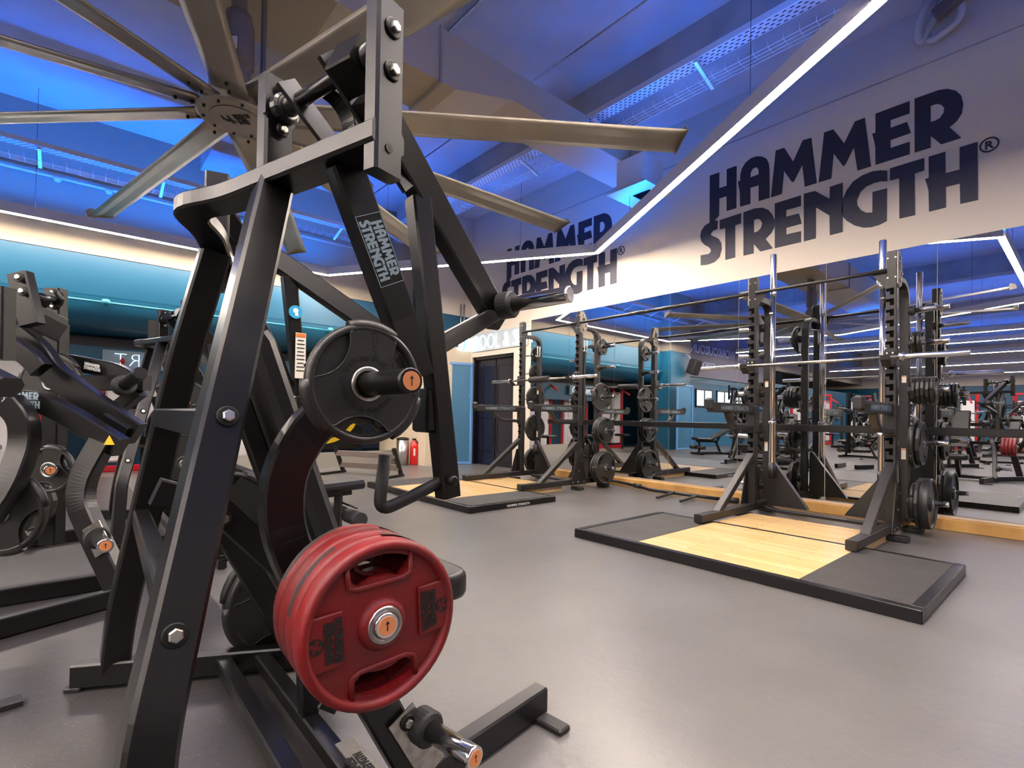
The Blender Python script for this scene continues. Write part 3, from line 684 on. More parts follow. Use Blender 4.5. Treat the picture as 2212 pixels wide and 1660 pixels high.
def make_pulldown():
    t = thing('pulldown_machine', 'black plate-loaded pulldown machine standing nearest the camera', 'weight machine', ROOT)
    BZ = 1.555
    n0, n1 = V((.462, .915, BZ)), V((.235, 1.60, BZ))
    # top beam: one flat tube bent round at the back
    B().rtube([n0, (.300, 1.455, BZ), (.217, 1.60, BZ), mir((.300, 1.455, BZ)), mir(n0)], .085, .044, fillet=.11, seg=6, bev=.006).build('top_beam', t)
    for f in (lambda p: V(p), mir):
        sg = 1 if f((0, 0, 0)).y == 0 else -1
        ax = V((AX.x, AX.y*sg, 0)); axp = V((AXP.x, AXP.y*sg, 0))
        # pivot plates
        c_out, c_in = f((.458, .930, 1.655)), f((.354, 1.283, 1.675))
        for c, hgt, outer in ((c_out, .345, True), (c_in, .245, False)):
            pp = B().rtube([c - V((0, 0, hgt/2)), c + V((0, 0, hgt/2))], .072, .040, up=ax, bev=.006).build('pivot_plate', t)
            if outer:
                for z in (.115, .030): B('bolt_zinc').hexbolt(c - ax*.021 + V((0, 0, z)), -ax, .011, .012).build('bolt', pp)
                B('black_dark').lathe(c - ax*.0205 - axp*.004 - V((0, 0, .125)), -ax, [(.009, 0), (.009, .002)], 16).build('bolt_hole', pp)
            else:
                fl = B('black_frame'); q = c - ax*.021 + V((0, 0, .045))
                fl.slab(q, axp*sg, V((0, 0, 1)), [(.0, .062), (.018, .05), (.038, .02), (.038, -.02), (.018, -.05), (0, -.062), (-.018, -.05), (-.038, -.02), (-.038, .02), (-.018, .05)], (), -.010 if True else 0)
                fl.lathe(q, -ax, [(.034, .008), (.034, .024), (.028, .030)], 20, smooth=False); fl.use('steel').lathe(q, -ax, [(.026, .026), (.026, .032), (.018, .033)], 20, smooth=False)
                fo = fl.build('flange_bearing', pp)
                for z in (.048, -.048): B('bolt_zinc').hexbolt(q - ax*.008 + V((0, 0, z)), -ax, .009, .011).build('bolt', fo)
        # axle and hub block
        a0, a1 = f((.366, 1.243, 1.72)), f((.450, .955, 1.735))
        axl = B('black_frame'); axl.tube([a0, a1], .0165, 16); axl.lathe(a0, (a1-a0), [(.022, 0), (.022, .05)], 16); axl.lathe(a1, (a0-a1), [(.026, .0), (.026, .06)], 16); axl.build('axle', t)
        arm = B()
        hub = a1.lerp(a0, .22)
        arm.rtube([hub - ax*.045, hub + ax*.03], .075, .075, up=(.4, 0, .9), bev=.004)
        el = f((1.0, 1.245, 1.33)); st = f((.47, 1.03, 1.70))
        arm.rtube([st, el + (el-st).normalized()*.03], .052, .078, up=(.55, 0, .83), bev=.005)
        for q0, q1 in ((a1.lerp(a0, .36), f((.60, 1.075, 1.55))), (a1.lerp(a0, .83), f((.53, 1.16, 1.55)))):
            d = (q1 - q0).normalized(); arm.rtube([q0 - d*.045, q1], .055, .012, up=ax, bev=.002)
        arm.rtube([f((.405, 1.13, 1.735)), f((.45, 1.13, 1.72)), f((.475, 1.12, 1.67)), f((.455, 1.13, 1.585))], .012, .045, up=ax, bev=.002, fillet=.03)
        arm.build('lever_arm', t)
        post = B(); p0, p1 = f((.640, 1.105, 1.545)), f((.735, 1.09, .800))
        post.rtube([p0, p1], .052, .050, up=(.0, 1, 0), bev=.005)
        post.rtube([f((.695, 1.105, 1.18)), el], .048, .045, up=(-.6, 0, .8), bev=.004)
        post.box(f((.690, 1.115, 1.02)), (.06, .075, .11), bev=.006)
        po = post.build('hanging_arm', t)
        B('black_dark').lathe(f((.725, 1.062, .845)), (0, -sg, 0), [(.013, 0), (.013, .012), (.009, .016)], 14).build('plug', po)
        h = B('rubber_grip')
        h.tube([f((.725, 1.085, .848)), f(P(880, 1078, f=1.26)), f(P(818, 1106, f=1.22)), f(P(832, 984, f=1.24))], .0155, 14, .035)
        h.build('handle', t)
        horn(t, f((.995, 1.195, 1.347)), f((1.06, .975, 1.357)), .0235, sticker=False)
        # legs
        kx = [(.352, 1.285, 1.54), (.219, 1.116, 1.0), (.129, 1.00, .62), (.098, .955, .50), (.075, .86, .06)] if sg > 0 else [mir(q) for q in ((.352, 1.285, 1.54), (.288, 1.181, 1.21), (.222, 1.042, .76), (.152, .895, .27), (.142, .82, .06))]
        rl = B().rtube(kx, .074 if sg > 0 else .088, .085, up=(0, 1, 0), bev=.007, fillet=.12, seg=4).build('rear_leg', t)
        for q in ((.219, 1.072, 1.0), (.129, .966, .650)) if sg > 0 else ():
            B('bolt_zinc').hexbolt(V(q) + V((0.004, 0, 0)), (0.05, -1, .25), .0115, .011).build('bolt', rl)
        fl = B().rtube([f((.432, 1.06, 1.54)), f(P(862, 690, f=1.20)), f(P(900, 815, f=1.235))], .076, .05, up=(0, 1, 0), bev=.006).build('front_leg', t)
        if True:   # brand plate along the leg
            g0, g1 = f((.432, 1.06, 1.54)), f(P(862, 690, f=1.20)); d = (g1-g0).normalized()
            e2 = d.cross(V((0, 1, 0))).normalized(); uu = e2.cross(d).normalized(); nn = -uu*sg; e2 = -(d.cross(nn)); o0 = g0 + d*.105 + nn*.0265
            npl = B('black_dark').slab(o0 - e2*.032 - nn*.0012, d, e2, [(0, 0), (.155, 0), (.155, .064), (0, .064)], (), .0012*1).build('name_plate', fl)
            lt = B('silver_print'); letters(lt, o0 - e2*.0285 + d*.011, d, e2, .132/2.75, .0008)
            for y in (0, .0626): lt.slab(o0 - e2*.032, d, e2, [(0, y), (.155, y), (.155, y+.0014), (0, y+.0014)], (), .0008)
            for x in (0, .1536): lt.slab(o0 - e2*.032, d, e2, [(x, 0), (x+.0014, 0), (x+.0014, .064), (x, .064)], (), .0008)
            lt.build('plate_lettering', npl)
        cl = B().rtube([f((.60, 1.09, 1.055)), f((.515, 1.13, 1.06)), f((.425, 1.165, 1.0)), f((.372, 1.20, .90)), f((.360, 1.205, .79)), f((.385, 1.19, .69)), f((.455, 1.155, .57)), f((.69, 1.125, .06))], .060, .092, up=f((0, 1, 0)) - f((0, 0, 0)), bev=.006) if False else \
            B().rtube([f(q) for q in ((.60, 1.09, 1.055), (.50, 1.13, 1.045), (.415, 1.17, .99), (.365, 1.20, .88), (.360, 1.205, .77), (.388, 1.19, .67), (.455, 1.155, .54), (.70, 1.125, .06))], .088, .06, up=(0, 1, 0), bev=.006, fillet=.05, seg=3)
        clo = cl.build('curved_leg', t)
        # storage and working horns
        horn(t, f((.452, 1.10, 1.07)), f((.459, .803, 1.07)), .0235, m='black_frame' if sg > 0 else 'chrome')
        horn(t, f((.462, 1.10, .615)), f((.453, .865, .615)), .0235)
        pk = B('steel').rtube([f((.615, 1.098, .285)), f((.71, 1.098, .115))], .075, .004, up=(0, 1, 0), bev=.001).build('peg_plate', clo)
        B('bolt_zinc').hexbolt(f((.632, 1.095, .262)), (0, -sg, 0), .011, .010).build('bolt', pk)
        horn(t, f((.676, 1.105, .236)), f((.701, .912, .240)), .0245)
        # base
        br = B().rtube([f((1.225, 1.238, .055)), f((.74, 1.165, .055)), f((.03, .79, .055))], .058, .085, bev=.006, fillet=.06, seg=4).build('base_rail', t)
        for q, rz in ((f((1.20, 1.235, .0)), 0.1*sg), (f((.06, .80, .0)), .5*sg)):
            ft = B('rubber_grip').box(q + V((.0, -.05*sg, .010)), (.055, .16, .020), rz=rz, bev=.008)
            ft.build('foot', br)
    # ties between the rear legs
    for q0, q1 in (((.215, 1.135, .985), (.232, 2.06, .985)), ((.140, 1.02, .66), (.190, 2.16, .64))):
        B().rtube([q0, q1], .045, .060, bev=.005).build('tie_bar', t)
    B('bolt_zinc').hexbolt((.222, 1.30, 1.02), (0, 0, 1), .012, .01).build('bolt', t)
    for x in (.455, .575):
        B().rtube([(x, 1.02 if x < .5 else 1.06, .058), (x, 2.17, .058)], .052, .050, bev=.005).build('cross_bar', t)
    gp = B('tread_plate'); gp.box((.60, 1.26, .086), (.05, .26, .004)); go = gp.build('foot_plate', t)
    lt = B('letter_dark'); letters(lt, (.583, 1.195, .0885), (0, 1, 0), (1, 0, 0) if False else (1, 0, 0), .12/2.75, .001) if False else letters(lt, (.617, 1.195, .0885), (0, 1, 0), (-1, 0, 0), .12/2.75, .001); lt.build('plate_lettering', go)
    # seat, back pad
    bp = B('vinyl'); bp.rtube([(.375, 1.6, 1.215), (.39, 1.6, 1.195), (.60, 1.6, .60), (.605, 1.6, .585)], .26, .07, up=(.94, 0, .33), bev=.02).build('back_pad', t)
    s = B('vinyl'); out = round_path([V(p) for p in ((.66, 0, 0), (.66, -.11, 0), (.80, -.165, 0), (1.085, -.17, 0), (1.085, .17, 0), (.80, .165, 0), (.66, .11, 0), (.66, .0001, 0))], .09, 6)
    s.rings([[V((.87 + (p.x-.87)*k, 1.6 + p.y*k, z)) for p in out[:-1]] for k, z in ((.90, .372), (.97, .378), (1, .395), (1, .435), (.985, .452), (.95, .462), (.88, .466))], smooth=True); s.build('seat', t)
    B().rtube([(.62, 1.6, .08), (.86, 1.6, .40)], .06, .07, bev=.005).build('seat_post', t)
    B().rtube([(.335, 1.6, 1.12), (.545, 1.6, .52), (.575, 1.6, .08)], .05, .05, up=(0, 1, 0), bev=.005).build('back_post', t)
    br = B().rtube([(.17, 1.6, .80), (.31, 1.6, .745), (.50, 1.6, .53)], .07, .055, up=(0, 1, 0), bev=.005).build('diagonal_brace', t)
    B('bolt_zinc').hexbolt((.325, 1.57, .715), (0, -1, 0), .012, .011).build('bolt', br)
    # stickers on the far hanging arm
    c = mir((.655, 1.075, 1.335)); c.y = 2.06
    B('label_blue').lathe((.660, 2.066, 1.405), (0, -1, 0), [(.026, 0), (.026, .0015)], 28).build('round_sticker', t)
    wf = B('white_print'); wf.lathe((.660, 2.0645, 1.410), (0, -1, 0), [(.010, 0), (.010, .001)], 16); wf.box((.664, 2.064, 1.396), (.012, .001, .012)); wf.build('sticker_figure', t)
    wl = B('label_paper').box((.682, 2.066, 1.235), (.040, .002, .18)).build('warning_label', t)
    B('warn_orange').box((.682, 2.0645, 1.315), (.036, .001, .015)).build('label_header', wl)
    tx = B('letter_dark')
    for k in range(9): tx.box((.682, 2.0645, 1.295 - k*.015), (.030 if k % 3 else .024, .0008, .004))
    tx.build('label_print', wl)
    return t
A = make_pulldown()
# plates on it
plate('grip', .123, .030, (.456, .985, 1.07), 'black three-grip plate on the upper horn of the nearest pulldown machine', turn=.25)
for k in range(4):
    plate('red', .160, .047, (.458 + .003*k, .905 + .047*k, .610), ('red rubber plate at the front of the four on the nearest machine, lettering facing us', 'chipped red rubber plate second from the front on the nearest machine', 'red rubber plate third from the front on the nearest machine', 'red rubber plate at the back of the four on the nearest machine')[k], 'red plates on the nearest machine', turn=(-.06, .25, -.3, .5)[k])
for o in list(bpy.data.objects):   # only two of the four have chipped rims
    if o.name.startswith('chipped_patch') and o.parent and any(w in o.parent['label'] for w in ('at the front', 'third from')): bpy.data.objects.remove(o)
for z, yy, nm in ((.615, 2.17, 'middle'), (.615, 2.21, 'middle')):
    pass
plate('grip', .165, .036, (.457, 2.17, .615), 'black plate on the far middle horn of the nearest machine, between its two rear legs', turn=.9)
plate('grip', .225, .045, (.69, 2.20, .235), 'large black plate low behind the red plates, nearly touching the floor', turn=.3)
plate('grip', .225, .045, (.69, 2.25, .235), 'large black plate hidden farthest back low behind the red plates', turn=1.2)
# ------------------------------------------------------------------ lifting platforms
def platform(x0, x1, y0, y1, w0, w1, label, mark=None):
    t = thing('lifting_platform', label, 'platform', ((x0+x1)/2, (y0+y1)/2, 0), 'lifting platforms')
    H = .07
    f = B('mat_rubber'); f.use('black_frame')
    f.box((x0+.03, (y0+y1)/2, H/2), (.06, y1-y0, H), bev=.004)
    for y in (y0+.03, y1-.03): f.box(((x0+x1)/2+.03, y, H/2), (x1-x0-.06, .06, H), bev=.004)
    f.box((x1-.02, (y0+y1)/2, H/2), (.04, y1-y0-.12, H-.004))
    f.build('edge_frame', t)
    B('wood').box(((x0+1.95+x0)/2+.03, (w0+w1)/2, H/2-.002), (1.95-.0, w1-w0, H-.004)).build('wood_deck', t)
    for a, c in ((y0+.06, w0-.002), (w1+.002, y1-.06)): B('mat_rubber').box(((x0+x1)/2+.01, (a+c)/2, H/2-.002), (x1-x0-.10, c-a, H-.004)).build('rubber_mat', t)
    if mark:
        lt = B('white_print'); lt.slab((x1-.55, y0-.001, .018), (1, 0, 0), (0, 0, 1), [(0, 0), (.30, 0), (.30, .003), (0, .003)], (), .0)
        t2 = text('edge_lettering', 'HAMMER STRENGTH', (x0+.50, y0-.0015, .016), (1, 0, 0), (0, 0, 1), .036, 'white_print', t, .0005)
        lt.bm.free()
    return t
platform(3.22, 4.50, .565, 2.88, 1.16, 2.29, 'lifting platform of bright wood between black rubber mats in front of the right rack')
platform(3.10, 4.36, 4.20, 6.58, 4.78, 6.02, 'wood and rubber lifting platform farther away in front of the left rack', True)

# ------------------------------------------------------------------ half racks
def make_rack():
    YA, YB2 = 1.16, 2.345
    t = thing('half_rack', 'black half rack on the right with chrome bars standing upright inside it', 'power rack', (5.4, 1.75, 0), 'half racks')
    for y, sg in ((YA, -1), (YB2, 1)):
        up = B('rack_frame'); up.box((5.37, y, 1.29), (.075, .075, 2.40), bev=.005); up.use('tray_hole')
        z = .66
        while z < 2.18:
            up.box((5.331, y-.004, z), (.004, .028, .058)); up.box((5.331, y+.021, z+.014), (.004, .034, .024)); z += .0925
        u = up.build('upright', t)
        nb = B('bolt_zinc')
        for z in (2.26, 2.43): 
            for dx in (-.028, .028): nb.box((5.331, y+dx, z), (.006, .012, .012))
        nb.build('end_bolts', u)
        B('rack_frame').rtube([(5.41, y, 2.27), (5.74, y, 2.27), (5.75, y, 2.1), (5.75, y, .11)], .075, .05, up=(0, 1, 0) if False else (1, 0, 0.001), bev=.005, fillet=.26, seg=8).build('rear_upright', t) if False else \
            B('rack_frame').rtube([(5.41, y, 2.27), (5.75, y, 2.27), (5.75, y + sg*.012, 1.95), (5.75, y + sg*.012, .11)], .05, .078, up=(0, 1, 0), bev=.005, fillet=.26, seg=9).build('rear_upright', t)
        # chamfered joining plate at the top with bolts and the bracket of the pull-up bar
        jp = B('plate_reflect_grey').slab((5.33, y + sg*.0385, 2.2), (1, 0, 0), (0, 0, 1), [(0, .28), (.07, .29), (.12, .24), (.16, .12), (.13, .0), (.05, -.03), (0, 0)], (), .008*(-sg)).build('joining_plate', t)
        for x, z in ((5.40, 2.43), (5.45, 2.30), (5.40, 2.24)): B('bolt_zinc').hexbolt((x, y + sg*.046, z), (0, sg, 0), .009, .009).build('bolt', jp)
        B('rack_frame').slab((5.345, y - sg*.0375, 2.16), (0, -sg, 0), (0, 0, 1), [(0, 0), (0, .19), (.12, .19), (.10, .14)], (), .010).build('bar_bracket', t)
        # base
        B('rack_frame').rtube([(4.27, y, .111), (5.98, y, .111)], .075, .075, bev=.006).build('base_rail', t)
        B('rack_frame').rtube([(4.60, y, .11), (5.335, y, .64)], .07, .06, up=(-.6, 0, .8), bev=.005).build('front_brace', t)
        gp = B('rack_frame').slab((5.28, y + sg*.040, .07), (1, 0, 0), (0, 0, 1), [(-.10, 0), (.22, 0), (.20, .12), (.12, .42), (.03, .42)], (), .008*(-sg)).build('gusset_plate', t)
        for x, z in ((5.22, .11), (5.32, .11), (5.44, .11), (5.34, .26), (5.37, .40)): B('bolt_zinc').hexbolt((x, y + sg*.048, z), (0, sg, 0), .009, .008).build('bolt', gp)
        B('rack_frame').slab((5.70, y - sg*.03, .10), (0, -sg, 0), (0, 0, 1), [(0, 0), (.40, 0), (.38, .035), (.03, .52), (0, .52)], (), .06*sg).build('rear_gusset', t)
        for x in (5.30, 5.85): B('rubber_grip').box((x, y + sg*.06, .0275), (.10, .16, .045), bev=.006).build('foot', t)
        # hook for the bar
        j = B('rack_frame'); j.box((5.345, y, 1.56), (.10, .088, .15), bev=.006)
        j.use('rubber_grip'); j.rtube([(5.30, y, 1.60), (5.305, y, 1.515), (5.17, y, 1.512), (5.13, y, 1.58)] if False else [(5.29, y, 1.50), (5.20, y, 1.485), (5.135, y, 1.535), (5.13, y, 1.57)], .07, .016, up=(.3, 0, 1), bev=.003)
        j.use('rack_frame').slab((5.29, y - .035, 1.44), (-1, 0, 0), (0, 0, 1), [(0, 0), (.10, .01), (.165, .10), (.10, .055), (0, .06)], (), .07) if False else None
        jo = j.build('bar_hook', t)
        for dx in (-.02, .02): B('bolt_zinc').hexbolt((5.294, y+dx, 1.60), (-1, 0, 0), .009, .004).build('bolt', jo)
        # spotter arm
        s = B('rack_frame'); s.box((5.36, y, 1.02), (.105, .098, .27), bev=.008)
        s.rtube([(5.32, y, 1.115), (4.47, y, 1.115)], .06, .085, bev=.006)
        s.rtube([(4.80, y, 1.08), (4.90, y, .945), (5.31, y, .93)], .045, .06, up=(0, 1, 0), bev=.006, fillet=.10)
        so = s.build('spotter_arm', t)
        B('rubber_grip').rtube([(5.31, y, 1.162), (4.50, y, 1.162)], .055, .012, bev=.004).build('arm_pad', so)
        B('rubber_grip').box((4.45, y, 1.15), (.07, .075, .11), bev=.02).build('end_stop', so)
        for q in (-1, 1):
            text('brand_lettering', 'HAMMER STRENGTH', (4.62 if q < 0 else 5.13, y + q*.0308, 1.098), (1 if q < 0 else -1, 0, 0), (0, 0, 1), .062, 'silver_print', so, .0005, thin=.0006)
        # storage horns on the outer face of the rear upright
        for z in (2.02, 1.72, 1.295, .82, .29):
            hp = B('steel').box((5.752, y + sg*.040, z-.02), (.05, .006, .14)).build('horn_plate', t)
            horn(hp, (5.752, y + sg*.043, z), (5.752, y + sg*.325, z+.008), .0245, rubber=True, sticker=False)
        for z in (1.40, .72):
            lb = B('label_paper').box((5.752 - .0278, y + sg*.012, z), (.001, .034, .10 if z < 1 else .065)).build('warning_label', t)
            B('warn_orange').box((5.752 - .0287, y + sg*.012, z + (.040 if z < 1 else .026)), (.001, .032, .010)).build('label_header', lb)
        # holder for an upright bar on the inner side
        bh = B('steel'); bh.rtube([(5.73, y - sg*.03, 2.13), (5.52, y - sg*.11, 2.13)], .035, .012, bev=.002)
        for dx in (0, .05): bh.tube([(5.60+dx, y - sg*.10, 2.12), (5.60+dx, y - sg*.10, 1.98), (5.575+dx, y - sg*.10, 1.95), (5.55+dx, y - sg*.10, 1.98)], .007, 7, .03)
        bh.build('bar_holder', t)
        cup = B('rack_frame'); cup.lathe((5.56, y - sg*.115, .40), (0, 0, 1), [(.034, 0), (.034, .16), (.029, .16)], 16); cup.rtube([(5.56, y - sg*.115, .44), (5.74, y - sg*.02, .44)], .04, .03); cup.build('bar_cup', t)
    B('rack_frame').tube([(5.335, YA+.03, 2.325), (5.335, YB2-.03, 2.325)], .0175, 14).build('pullup_bar', t)
    B('rack_frame').rtube([(5.60, YA, .085), (5.46, YA+.22, .085), (5.46, YB2-.22, .085), (5.60, YB2, .085)], .07, .03, bev=.004).build('rear_cross_plate', t)
    tp = B('black_dark'); tp.box((5.40, YA-.0475, 2.36), (.05, .006, .07)); tp.build('maker_badge', t)
    return t
R1 = make_rack()
DY = 3.597
R2 = dup(R1, V((5.4, 1.75 + DY, 0)), label='black half rack on the left beside the dark double door, padded bar across it')
cbar = B('rack_frame'); cbar.tube([(5.335, 2.345+.04, 2.325), (5.335, 1.16+DY-.04, 2.325)], .019, 14)
for y in (3.75, 3.35): cbar.tube([(5.335, y-.16, 2.325), (5.335, y+.16, 2.325)], .023, 14)
tag(cbar.build('connecting_bar'), 'long black round bar joining the tops of the two racks', 'bar')

# ------------------------------------------------------------------ barbells
def make_barbell():
    t = thing('barbell', 'chrome barbell lying in the hooks of the right rack', 'barbell', (0, 0, 0))
    sh = B('steel'); sh.tube([(0, -.66, 0), (0, .66, 0)], .0142, 14); sh.build('shaft', t)
    for s in (-1, 1):
        q = B('chrome'); q.lathe((0, s*.655, 0), (0, s, 0), [(.025, 0), (.036, .004), (.036, .032), (.0255, .036), (.0245, .06), (.0245, .438), (.021, .444)], 24); q.build('sleeve', t)
    return t
bb = make_barbell(); bb.location = (5.19, 1.73, 1.553)
b2 = dup(bb, (5.21, 5.385, 1.553), label='chrome barbell with a black foam sleeve in the hooks of the left rack')
fm = B('foam'); fm.tube([(0, -.20, 0), (0, .20, 0)], .046, 18); fo = fm.build('foam_sleeve'); fo.parent = b2
tb = thing('barbell', 'chrome barbell stored upright inside the right post of the right rack', 'barbell', (0, 0, 0), 'barbells stored upright')
B('chrome').tube([(0, -.66, 0), (0, .66, 0)], .026, 16).build('shaft', tb)
for s in (-1, 1): B('chrome').lathe((0, s*.655, 0), (0, s, 0), [(.027, 0), (.038 if s < 0 else .030, .004), (.038 if s < 0 else .030, .03), (.030, .034), (.030, .438), (.026, .444)], 24).build('sleeve', tb)
tb.location = (5.56, 1.275, 1.565); tb.rotation_euler = (pi/2, 0, 0)
dup(tb, (5.56, 2.23, 1.655), rot=(pi/2, 0, 0), label='chrome barbell stored upright inside the left post of the right rack', group='barbells stored upright')
# ------------------------------------------------------------------ plates on the racks
HZ = {'top': 2.02, 'second': 1.72, 'middle': 1.295, 'fourth': .82, 'bottom': .29}
def load(y, sg, slot, items, who, dy):
    """items: (kind, R, thickness); hung outward from the post side"""
    z = HZ[slot]; yy = y + dy + sg*.075
    n = len(items)
    for i, (k, R, th) in enumerate(items):
        yy += sg*th/2
        place = 'black plate alone on' if n == 1 else (('innermost', 'second', 'third', 'fourth')[i] if i < n-1 else 'outermost') + f' of the {n} black plates on'
        plate(k, R, th, (5.752, yy, z - (.0255 - .0245)), f'{place} the {slot} horn, {who}', f'plates on the {who}', turn=random.uniform(0, 6), ydir=-1 if sg < 0 else 1)
        yy += sg*(th/2 + .003)
G = lambda R: ('grip', R, .026 + R*.06)
F = lambda R: ('faceted', R, .036)
N = 'near side of the right rack'; load(1.16, -1, 'second', [G(.115), G(.115)], N, 0); load(1.16, -1, 'middle', [('faceted', .125, .03)]*4 + [G(.125)], N, 0)
load(1.16, -1, 'fourth', [G(.225), F(.20)], N, 0); load(1.16, -1, 'bottom', [G(.175), F(.225), ('bumper', .225, .065)], N, 0)
N = 'far side of the right rack'; load(2.345, 1, 'top', [G(.16), G(.10)], N, 0); load(2.345, 1, 'middle', [F(.14), F(.14), F(.14), G(.12)], N, 0)
load(2.345, 1, 'fourth', [F(.175), G(.16)], N, 0); load(2.345, 1, 'bottom', [F(.225), F(.20)], N, 0)
N = 'near side of the left rack'; load(1.16, -1, 'top', [G(.115)], N, DY); load(1.16, -1, 'middle', [G(.20)], N, DY)
load(1.16, -1, 'fourth', [G(.185)]*3, N, DY); load(1.16, -1, 'bottom', [G(.225)]*3, N, DY)
N = 'far side of the left rack'; load(2.345, 1, 'top', [G(.115)], N, DY); load(2.345, 1, 'second', [G(.14), G(.11)], N, DY); load(2.345, 1, 'middle', [G(.20), G(.16)], N, DY)
load(2.345, 1, 'fourth', [G(.21), F(.19)], N, DY); load(2.345, 1, 'bottom', [G(.20), G(.19), G(.16)], N, DY)
# ------------------------------------------------------------------ bar with handles on the floor
t = thing('row_bar', 'black kinked rowing bar with two side handles lying on the floor by the mirrors', 'bar', (6.0, 3.6, 0))
B().tube([(6.17, 4.82, .06), (6.03, 4.20, .05), (5.93, 3.95, .04), (5.98, 2.92, .04)], .022, 12, .08).build('main_bar', t)
B('rubber_grip').tube([(5.98, 2.96, .04), (5.99, 2.78, .045)], .036, 12).build('end_sleeve', t)
B('rubber_grip').tube([(6.06, 4.30, .052), (6.02, 4.17, .05)], .032, 12).build('collar', t)
for y in (3.60, 3.28): B('rubber_grip').tube([(5.97, y, .045), (5.46, y-.06, .032)], .018, 10).build('side_handle', t)
# ------------------------------------------------------------------ adjustable bench
def make_bench():
    t = thing('weight_bench', 'black adjustable bench with foam leg rollers between the near machine and the left platform', 'bench', (1.4, 3.95, 0))
    s = B('vinyl'); s.rtube([(1.78, 3.95, .445), (1.30, 3.95, .425)], .28, .07, bev=.025); s.build('seat_pad', t)
    s = B('vinyl'); s.rtube([(1.27, 3.95, .43), (.62, 3.95, .72)], .28, .07, bev=.025); s.build('back_pad', t)
    f = B(); f.rtube([(1.72, 3.95, .385), (1.0, 3.95, .36)], .05, .06); f.rtube([(1.0, 3.95, .38), (.85, 3.95, .60)], .05, .04); f.rtube([(1.62, 3.95, .37), (1.62, 3.95, .04)], .06, .05); f.rtube([(.72, 3.95, .04), (1.70, 3.95, .04)], .06, .06); f.rtube([(.9, 3.95, .06), (1.05, 3.95, .36)], .05, .05)
    f.rtube([(1.68, 3.68, .03), (1.68, 4.22, .03)], .05, .05); f.rtube([(.75, 3.65, .03), (.75, 4.25, .03)], .05, .05); f.build('frame', t)
    for y0, y1 in ((3.90, 3.66), (4.0, 4.24)): B('foam').tube([(1.68, y0, .20), (1.68, y1, .20)], .055, 18).build('leg_roller', t)
    B().tube([(1.64, 3.92, .30), (1.70, 3.78, .27)], .008, 8).build('adjusting_pin', t)
    return t
bench = make_bench()
# ------------------------------------------------------------------ low storage rack at the back
t = thing('storage_rack', 'low grey storage rack with two shelves by the back wall, seen under the black plate', 'rack', (3.8, 7.95, 0))
for q in (V((3.55, 8.45, 0)), V((4.07, 7.38, 0))):
    B('black_frame').rtube([q, q + V((-.20, -.09, .46))], .06, .05, bev=.004).build('leg', t)
    B('black_frame').rtube([q + V((.02, .0, .02)), q + V((-.46, -.22, .02))], .06, .04, bev=.004).build('foot', t)
for z, o in ((.34, -.15), (.14, -.06)):
    sh = B('motor_grey').rtube([(3.55+o, 8.45+o*.45, z), (4.07+o, 7.38+o*.45, z)], .06, .09, bev=.004).build('shelf', t)
    B('label_paper' if z > .2 else 'label_blue').rtube([(3.86+o+.034, 7.92+o*.45, z), (3.92+o+.034, 7.80+o*.45, z)], .006, .06, bev=.001).build('label', sh)
k = B('tread_plate'); k.box((3.2, 9.33, .14), (4.0, .02, .28)); struct(k.build('trim_3'))
# ------------------------------------------------------------------ neighbouring machines
GRP = None
B2 = dup(A, ROOT + V((.18, 3.52, 0)), label='same kind of pulldown machine farther back, its top just left of the nearest machine')
plate('grip', .225, .045, (.64, 4.40, .62), 'large black plate on the nearer side of the second pulldown machine', turn=.4)
plate('grip', .165, .036, (.64, 4.50, 1.07), 'black plate on the upper horn of the second pulldown machine', turn=.9)

